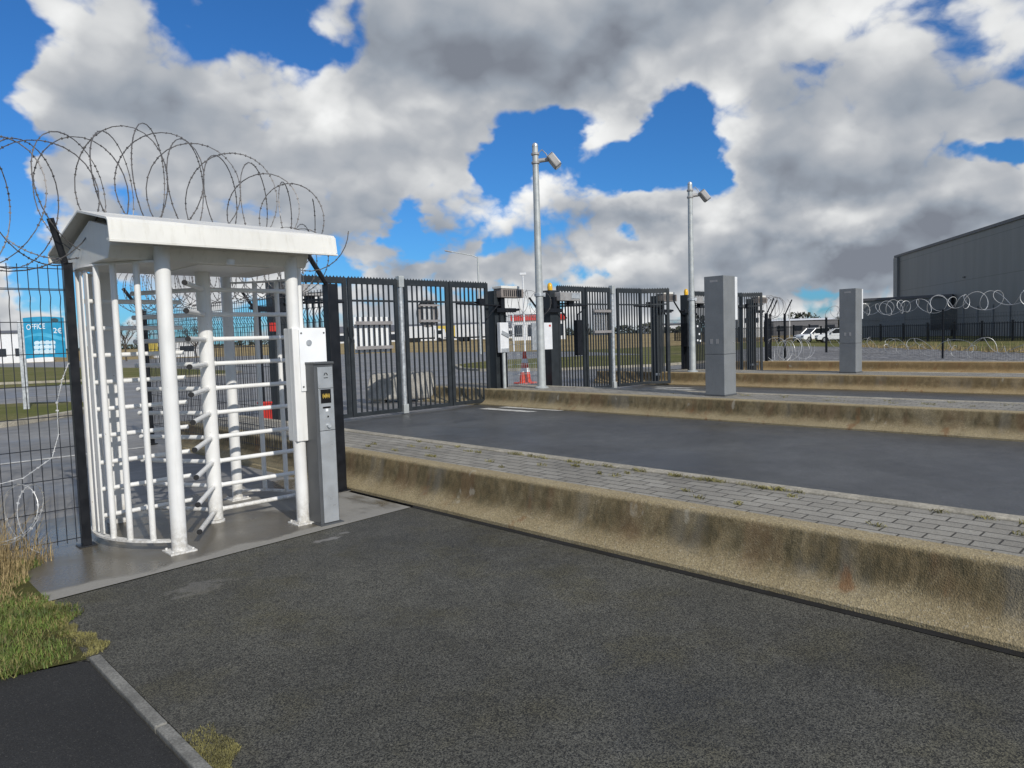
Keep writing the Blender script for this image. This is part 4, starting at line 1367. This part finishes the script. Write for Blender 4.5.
# street lamps and masts
x, y = at_px(482, 72)
o = thing('street_lamp', (x, y, 0), 'thin street lamp with long curved arm behind the nearest gate', 'street lamp', None, FRZ)
MB().tube([(0, 0, 0), (0, 0, 9.6)], .13, 12, True, .08).build('pole', MAT['pole'], o, True)
a = MB().tube([(0, 0, 9.5), (-.5, 0, 9.75), (-2.6, 0, 10.2)], .05, 8).build('arm', MAT['pole'], o, True)
MB().box((-2.9, 0, 10.25), (.7, .3, .12), 0, Matrix.Rotation(R(12), 3, 'Y')).build('lamp_head', MAT['lamphead'], a, False, .04)
for (px, dp, h, lab) in ((526, 70, 7.5, 'slim white camera mast left of the nearer lamp post'), (515, 80, 4.6, 'short white mast behind the first fence panel'),
                         (790, 120, 4.8, 'slim pale mast on the horizon left of the farther pillar')):
    x, y = at_px(px, dp)
    o = thing('mast', (x, y, 0), lab, 'mast', 'slim masts beyond the gates', FRZ)
    MB().tube([(0, 0, 0), (0, 0, h)], .09, 10, True, .07).build('pole', MAT['wallwhite'], o, True)
    MB().box((0, 0, h + .12), (.62, .22, .22)).build('mast_head', MAT['wallwhite'], o, False, .03)

# bare trees
def bare_tree(px, dp, h, label, seed):
    rnd = random.Random(seed)
    x, y = at_px(px, dp)
    t_ = thing('bare_tree', (x, y, 0), label, 'tree', 'bare trees beyond the lawn')
    tr, cr2 = MB(), MB()
    def grow(p, d, l, r_, lvl):
        q = p + d * l
        (tr if lvl < 2 else cr2).tube([p, (p + q) / 2 + Vector((rnd.uniform(-1, 1), rnd.uniform(-1, 1), 0)) * l * .04, q], r_, 5, False, r_ * .65)
        if lvl >= 5:
            return
        for _ in range(3 if lvl else 4):
            ax = Vector((rnd.uniform(-1, 1), rnd.uniform(-1, 1), rnd.uniform(-.2, .7))).normalized()
            nd = (d * 1.0 + ax * .75).normalized()
            grow(p.lerp(q, rnd.uniform(.6, 1)), nd, l * rnd.uniform(.58, .78), r_ * .6, lvl + 1)
    grow(Vector((0, 0, 0)), Vector((0, 0, 1)), h * .33, h * .02, 0)
    tr.build('trunk', MAT['bark'], t_)
    cr2.build('crown', MAT['bark'], t_)
bare_tree(128, 95, 6.5, 'leafless tree seen between the left cage bars', 3)
bare_tree(148, 110, 6, 'leafless tree left of the thick white column', 5)
bare_tree(198, 120, 7, 'leafless tree behind the rotor column', 8)
# hedge / treeline on the horizon
def hedge(px0, px1, dp, h, label, seed):
    rnd = random.Random(seed)
    x0, y0 = at_px(px0, dp)
    x1, y1 = at_px(px1, dp * 1.05)
    mb = MB()
    n = 2600
    for i in range(n):
        u = rnd.random()
        hh = h * (.65 + .35 * math.sin(u * 23 + seed) * math.sin(u * 7.7))
        z = rnd.random() ** .7 * hh
        c = Vector((x0 + (x1 - x0) * u + rnd.uniform(-1, 1), y0 + (y1 - y0) * u + rnd.uniform(-2, 2), z))
        s = rnd.uniform(.3, .75)
        a_ = Vector((rnd.uniform(-1, 1), rnd.uniform(-1, 1), rnd.uniform(-1, 1))).normalized() * s
        b_ = a_.orthogonal().normalized() * s * .8
        mb.add([c - a_, c + b_, c + a_, c - b_], [(0, 1, 2, 3)])
    tag(mb.build('tree_line', MAT['evergreen']), label, 'trees', kind='stuff')
hedge(640, 880, 210, 6.5, 'dark line of trees along the horizon behind the parked cars', 2)
hedge(-40, 330, 240, 5.5, 'brown green tree line on the horizon behind the turnstile', 4)
hedge(480, 640, 260, 5.5, 'low distant trees on the horizon behind the middle gates', 6)
# yellow board seen through the turnstile
x, y = at_px(152, 70)
o = thing('notice_board', (x, y, 0), 'pale yellow board on two legs beyond the lawn', 'board', None, FRZ)
MB().b2((-.8, -.03, .9), (.8, .03, 2.2)).build('panel', MAT['ochre'], o)
for s in (-.7, .7):
    MB().tube([(s, .06, 0), (s, .06, 1.0)], .05, 6).build('leg', MAT['galv'], o)

# ------------------------------------------------------------------ sun and sky
SUN_EL, SUN_AZ = R(32), R(180 + 12)      # azimuth clockwise from +Y: behind the camera, a little to the left
sd = Vector((math.sin(SUN_AZ) * math.cos(SUN_EL), math.cos(SUN_AZ) * math.cos(SUN_EL), math.sin(SUN_EL)))
sl = bpy.data.lights.new('sun', 'SUN')
sl.energy = 3.1
sl.angle = R(.53)
sl.color = (1.0, .955, .88)
so = bpy.data.objects.new('sun', sl)
COL.objects.link(so)
so.rotation_euler = sd.to_track_quat('Z', 'Y').to_euler()
so.location = sd * 50

W_ = bpy.data.worlds.new('World')
S.world = W_
W_.use_nodes = True
W_.cycles.sampling_method = 'MANUAL'
W_.cycles.sample_map_resolution = 512
nt = NT(W_.node_tree)
for n_ in list(nt.n):
    nt.n.remove(n_)
out = nt.node('ShaderNodeOutputWorld')
sky = nt.node('ShaderNodeTexSky', sky_type='NISHITA')
sky.sun_disc = False
sky.sun_elevation = SUN_EL
sky.sun_rotation = SUN_AZ
sky.air_density = 1.0
sky.dust_density = .4
sky.ozone_density = 3.0
dirv = nt.node('ShaderNodeTexCoord').outputs['Generated']
dx = nt.xyz(dirv)
az = nt.math('ARCTAN2', dx[0], dx[1])
el = nt.math('ARCSINE', dx[2])
AE = nt.comb(az, el, 0.0)


def ae(px, py):
    d = sky_dir(px, py)
    return math.atan2(d.x, d.y), math.asin(d.z)


def blobs(lst, warp):
    acc = None
    for (px, py, rx, ry, amp) in lst:
        a, e = ae(px, py)
        v = nt.vmath('SUBTRACT', warp, (a, e, 0))
        v = nt.vmath('MULTIPLY', v, (F / rx * .92, F / ry * .97, 0))
        ln_ = nt.vmath('LENGTH', v)
        g_ = nt.ramp(ln_, 0.0, 1.35, amp, 0.0)
        acc = g_ if acc is None else nt.math('ADD', acc, g_)
    return acc

# cloud field: log-polar map keeps the clouds 2:1 and lets them shrink towards the horizon
g_el = nt.math('POWER', 2.718, nt.math('MULTIPLY', nt.math('MAXIMUM', el, -.05), -1.35))
q_ = nt.comb(nt.math('MULTIPLY', nt.math('SINE', az), g_el), nt.math('MULTIPLY', nt.math('COSINE', az), g_el), .37)
wn = nt.node('ShaderNodeTexNoise')
nt.put(wn.inputs['Vector'], q_)
wn.inputs['Scale'].default_value = 9
wn.inputs['Detail'].default_value = 5
wn.inputs['Roughness'].default_value = .55
wv_ = nt.vmath('SUBTRACT', wn.outputs['Color'], (.5, .5, .5))
AEW = nt.vmath('ADD', AE, nt.vmath('MULTIPLY', wv_, (.20, .12, 0)))
QW = nt.vmath('ADD', q_, nt.vmath('MULTIPLY', wv_, (.05, .05, .05)))


def puff(vec, scale, detail):
    v = nt.node('ShaderNodeTexVoronoi', feature='F1')
    nt.put(v.inputs['Vector'], vec)
    v.inputs['Scale'].default_value = scale
    v.inputs['Detail'].default_value = detail
    v.inputs['Roughness'].default_value = .52
    return nt.math('SUBTRACT', 1.0, v.outputs['Distance'])


def billow(vec, det, pd):
    a = nt.noise(vec, 4.6, det, .52)
    b = puff(vec, 10.0, pd)
    return nt.math('ADD', nt.math('MULTIPLY', a, .72), nt.math('MULTIPLY', b, .28))
n0 = billow(QW, 8, 2)
lo0 = nt.math('ADD', nt.math('MULTIPLY', nt.noise(QW, 7.5, 4, .52), .6), nt.math('MULTIPLY', puff(QW, 12.0, 2), .4))
# same field a step higher and towards the sun side: brighter where it thins out upwards
sc_ = nt.vmath('MULTIPLY', QW, (.95, .95, 1.0))
sc_ = nt.vmath('ADD', sc_, (-.012, .012, 0))
lo1 = nt.math('ADD', nt.math('MULTIPLY', nt.noise(sc_, 7.5, 4, .52), .6), nt.math('MULTIPLY', puff(sc_, 12.0, 2), .4))
HOLES = [(285, 40, 22, 18, -.5), (490, 165, 24, 20, -.4), (20, 270, 30, 30, -.3), (660, 185, 26, 16, -.3), (236, 14, 56, 34, -.8), (0, 115, 30, 80, -.8), (2, 5, 24, 40, -.5), (508, 142, 40, 36, -.85), (622, 155, 74, 38, -.95), (678, 122, 40, 34, -.7), (560, 118, 40, 22, -.5),
         (705, 165, 26, 40, -.5), (1000, 153, 40, 14, -.75), (400, 222, 22, 22, -.7), (333, 262, 40, 22, -.7), (35, 225, 34, 60, -.6), (640, 238, 30, 12, -.6),
         (525, 290, 26, 16, -.6), (360, 14, 14, 16, -.3), (90, 285, 50, 30, -.5), (925, 205, 20, 10, -.3), (565, 305, 34, 10, -.4), (150, 200, 40, 20, -.2), (480, 240, 24, 14, -.3), (820, 290, 60, 8, -.2)]
CLOUDS = [(570, 36, 200, 66, .8), (115, 110, 115, 85, .5), (370, 150, 120, 75, .6), (860, 120, 150, 130, .45), (612, 134, 40, 26, .95), (600, 165, 36, 20, .5), (630, 58, 100, 36, .5), (640, 212, 130, 30, .5), (740, 240, 120, 50, .45),
          (560, 258, 120, 26, .4), (900, 240, 140, 36, .45), (620, 305, 180, 16, .25), (150, 250, 110, 36, .2), (425, 270, 60, 22, .45), (560, 195, 60, 30, .3)]
hf = nt.math('ADD', nt.math('MULTIPLY', nt.math('SUBTRACT', nt.noise(QW, 22, 5, .62), .5), .7), nt.math('MULTIPLY', nt.math('SUBTRACT', puff(QW, 24, 2), .55), .45))
cov = nt.math('ADD', nt.math('ADD', blobs(HOLES, AEW), blobs(CLOUDS, AEW)), nt.ramp(el, .0, .2, 1.12, .79))
cov = nt.math('ADD', cov, nt.math('MULTIPLY', hf, .8))
dens = nt.math('ADD', cov, nt.math('MULTIPLY', nt.math('SUBTRACT', n0, .455), nt.ramp(el, .02, .22, 2.9, 1.9)))
mask = nt.ramp(dens, .30, .64)
BR = [(320, 78, 40, 46, .55), (300, 120, 60, 50, .30), (722, 130, 40, 60, .42), (650, 62, 70, 30, .20), (870, 30, 70, 40, .25), (604, 132, 60, 34, .45), (500, 190, 40, 40, .30), (560, 180, 60, 34, .25),
      (612, 190, 60, 20, .30), (600, 275, 90, 22, .30), (690, 210, 40, 22, .25), (740, 215, 50, 30, .22), (60, 50, 50, 50, .12), (965, 60, 50, 60, .10), (840, 215, 50, 20, .25), (960, 190, 60, 20, .18), (440, 190, 50, 40, .20),
      (400, 110, 60, 30, .18), (690, 262, 80, 16, .22), (60, 300, 80, 30, .30), (200, 285, 120, 26, .2), (50, 120, 60, 60, .12), (800, 312, 120, 12, .25), (560, 310, 120, 12, .25), (340, 275, 60, 14, .2)]
DK = [(520, 72, 190, 40, -.36), (430, 20, 130, 50, -.24), (600, 20, 120, 40, -.12), (800, 165, 70, 36, -.34), (860, 190, 100, 26, -.26), (820, 258, 110, 22, -.34), (640, 225, 90, 12, -.34), (400, 220, 90, 34, -.34), (950, 120, 80, 50, -.20),
      (120, 120, 90, 40, -.16), (940, 235, 90, 20, -.28), (430, 268, 80, 12, -.24), (150, 215, 120, 26, -.2), (740, 290, 90, 10, -.2), (340, 235, 70, 20, -.2), (210, 90, 60, 50, -.12), (560, 240, 60, 14, -.2), (620, 255, 60, 8, -.16), (880, 285, 120, 10, -.2)]
light = nt.math('ADD', nt.math('MULTIPLY', nt.math('ADD', blobs(BR, AEW), blobs(DK, AEW)), 1.3), .56)
light = nt.math('ADD', light, nt.math('MULTIPLY', nt.math('SUBTRACT', lo0, lo1), 1.3))
light = nt.math('ADD', light, nt.math('MULTIPLY', nt.math('SUBTRACT', lo0, .55), .4))
light = nt.math('ADD', light, nt.math('MULTIPLY', hf, .30))
# thin edges glow, thick middles grey
light = nt.math('ADD', light, nt.ramp(dens, .4, 1.3, .16, -.12))
lt = nt.ramp(light, -.34, 1.25, 0, 1, smooth=False)
cr3 = nt.node('ShaderNodeValToRGB')
nt.put(cr3.inputs[0], lt)
e_ = cr3.color_ramp.elements
e_[0].position, e_[0].color = 0.0, (.19, .21, .25, 1)
e_[1].position, e_[1].color = 1.0, (.88, .885, .88, 1)
for (p_, c_) in ((.25, (.29, .325, .375, 1)), (.5, (.43, .45, .48, 1)), (.75, (.66, .67, .675, 1))):
    q = e_.new(p_)
    q.color = c_
bg1 = nt.node('ShaderNodeBackground')
nt.put(bg1.inputs['Color'], nt.vmath('MULTIPLY', sky.outputs[0], (.25, .60, .98)))
bg1.inputs['Strength'].default_value = .10
bg2 = nt.node('ShaderNodeBackground')
nt.put(bg2.inputs['Color'], cr3.outputs[0])
bg2.inputs['Strength'].default_value = 1.0
mx = nt.node('ShaderNodeMixShader')
up_only = nt.ramp(dx[2], -.02, .02)
nt.put(mx.inputs[0], nt.math('MULTIPLY', mask, up_only))
nt.l.new(bg1.outputs[0], mx.inputs[1])
nt.l.new(bg2.outputs[0], mx.inputs[2])
nt.l.new(mx.outputs[0], out.inputs['Surface'])

vs_ = S.view_settings
vs_.view_transform = 'Standard'
vs_.look = 'None'
vs_.exposure = 0.14
vs_.gamma = 1.0
vs_.use_curve_mapping = False
S.cycles.max_bounces = 6
S.cycles.diffuse_bounces = 3
S.cycles.glossy_bounces = 3
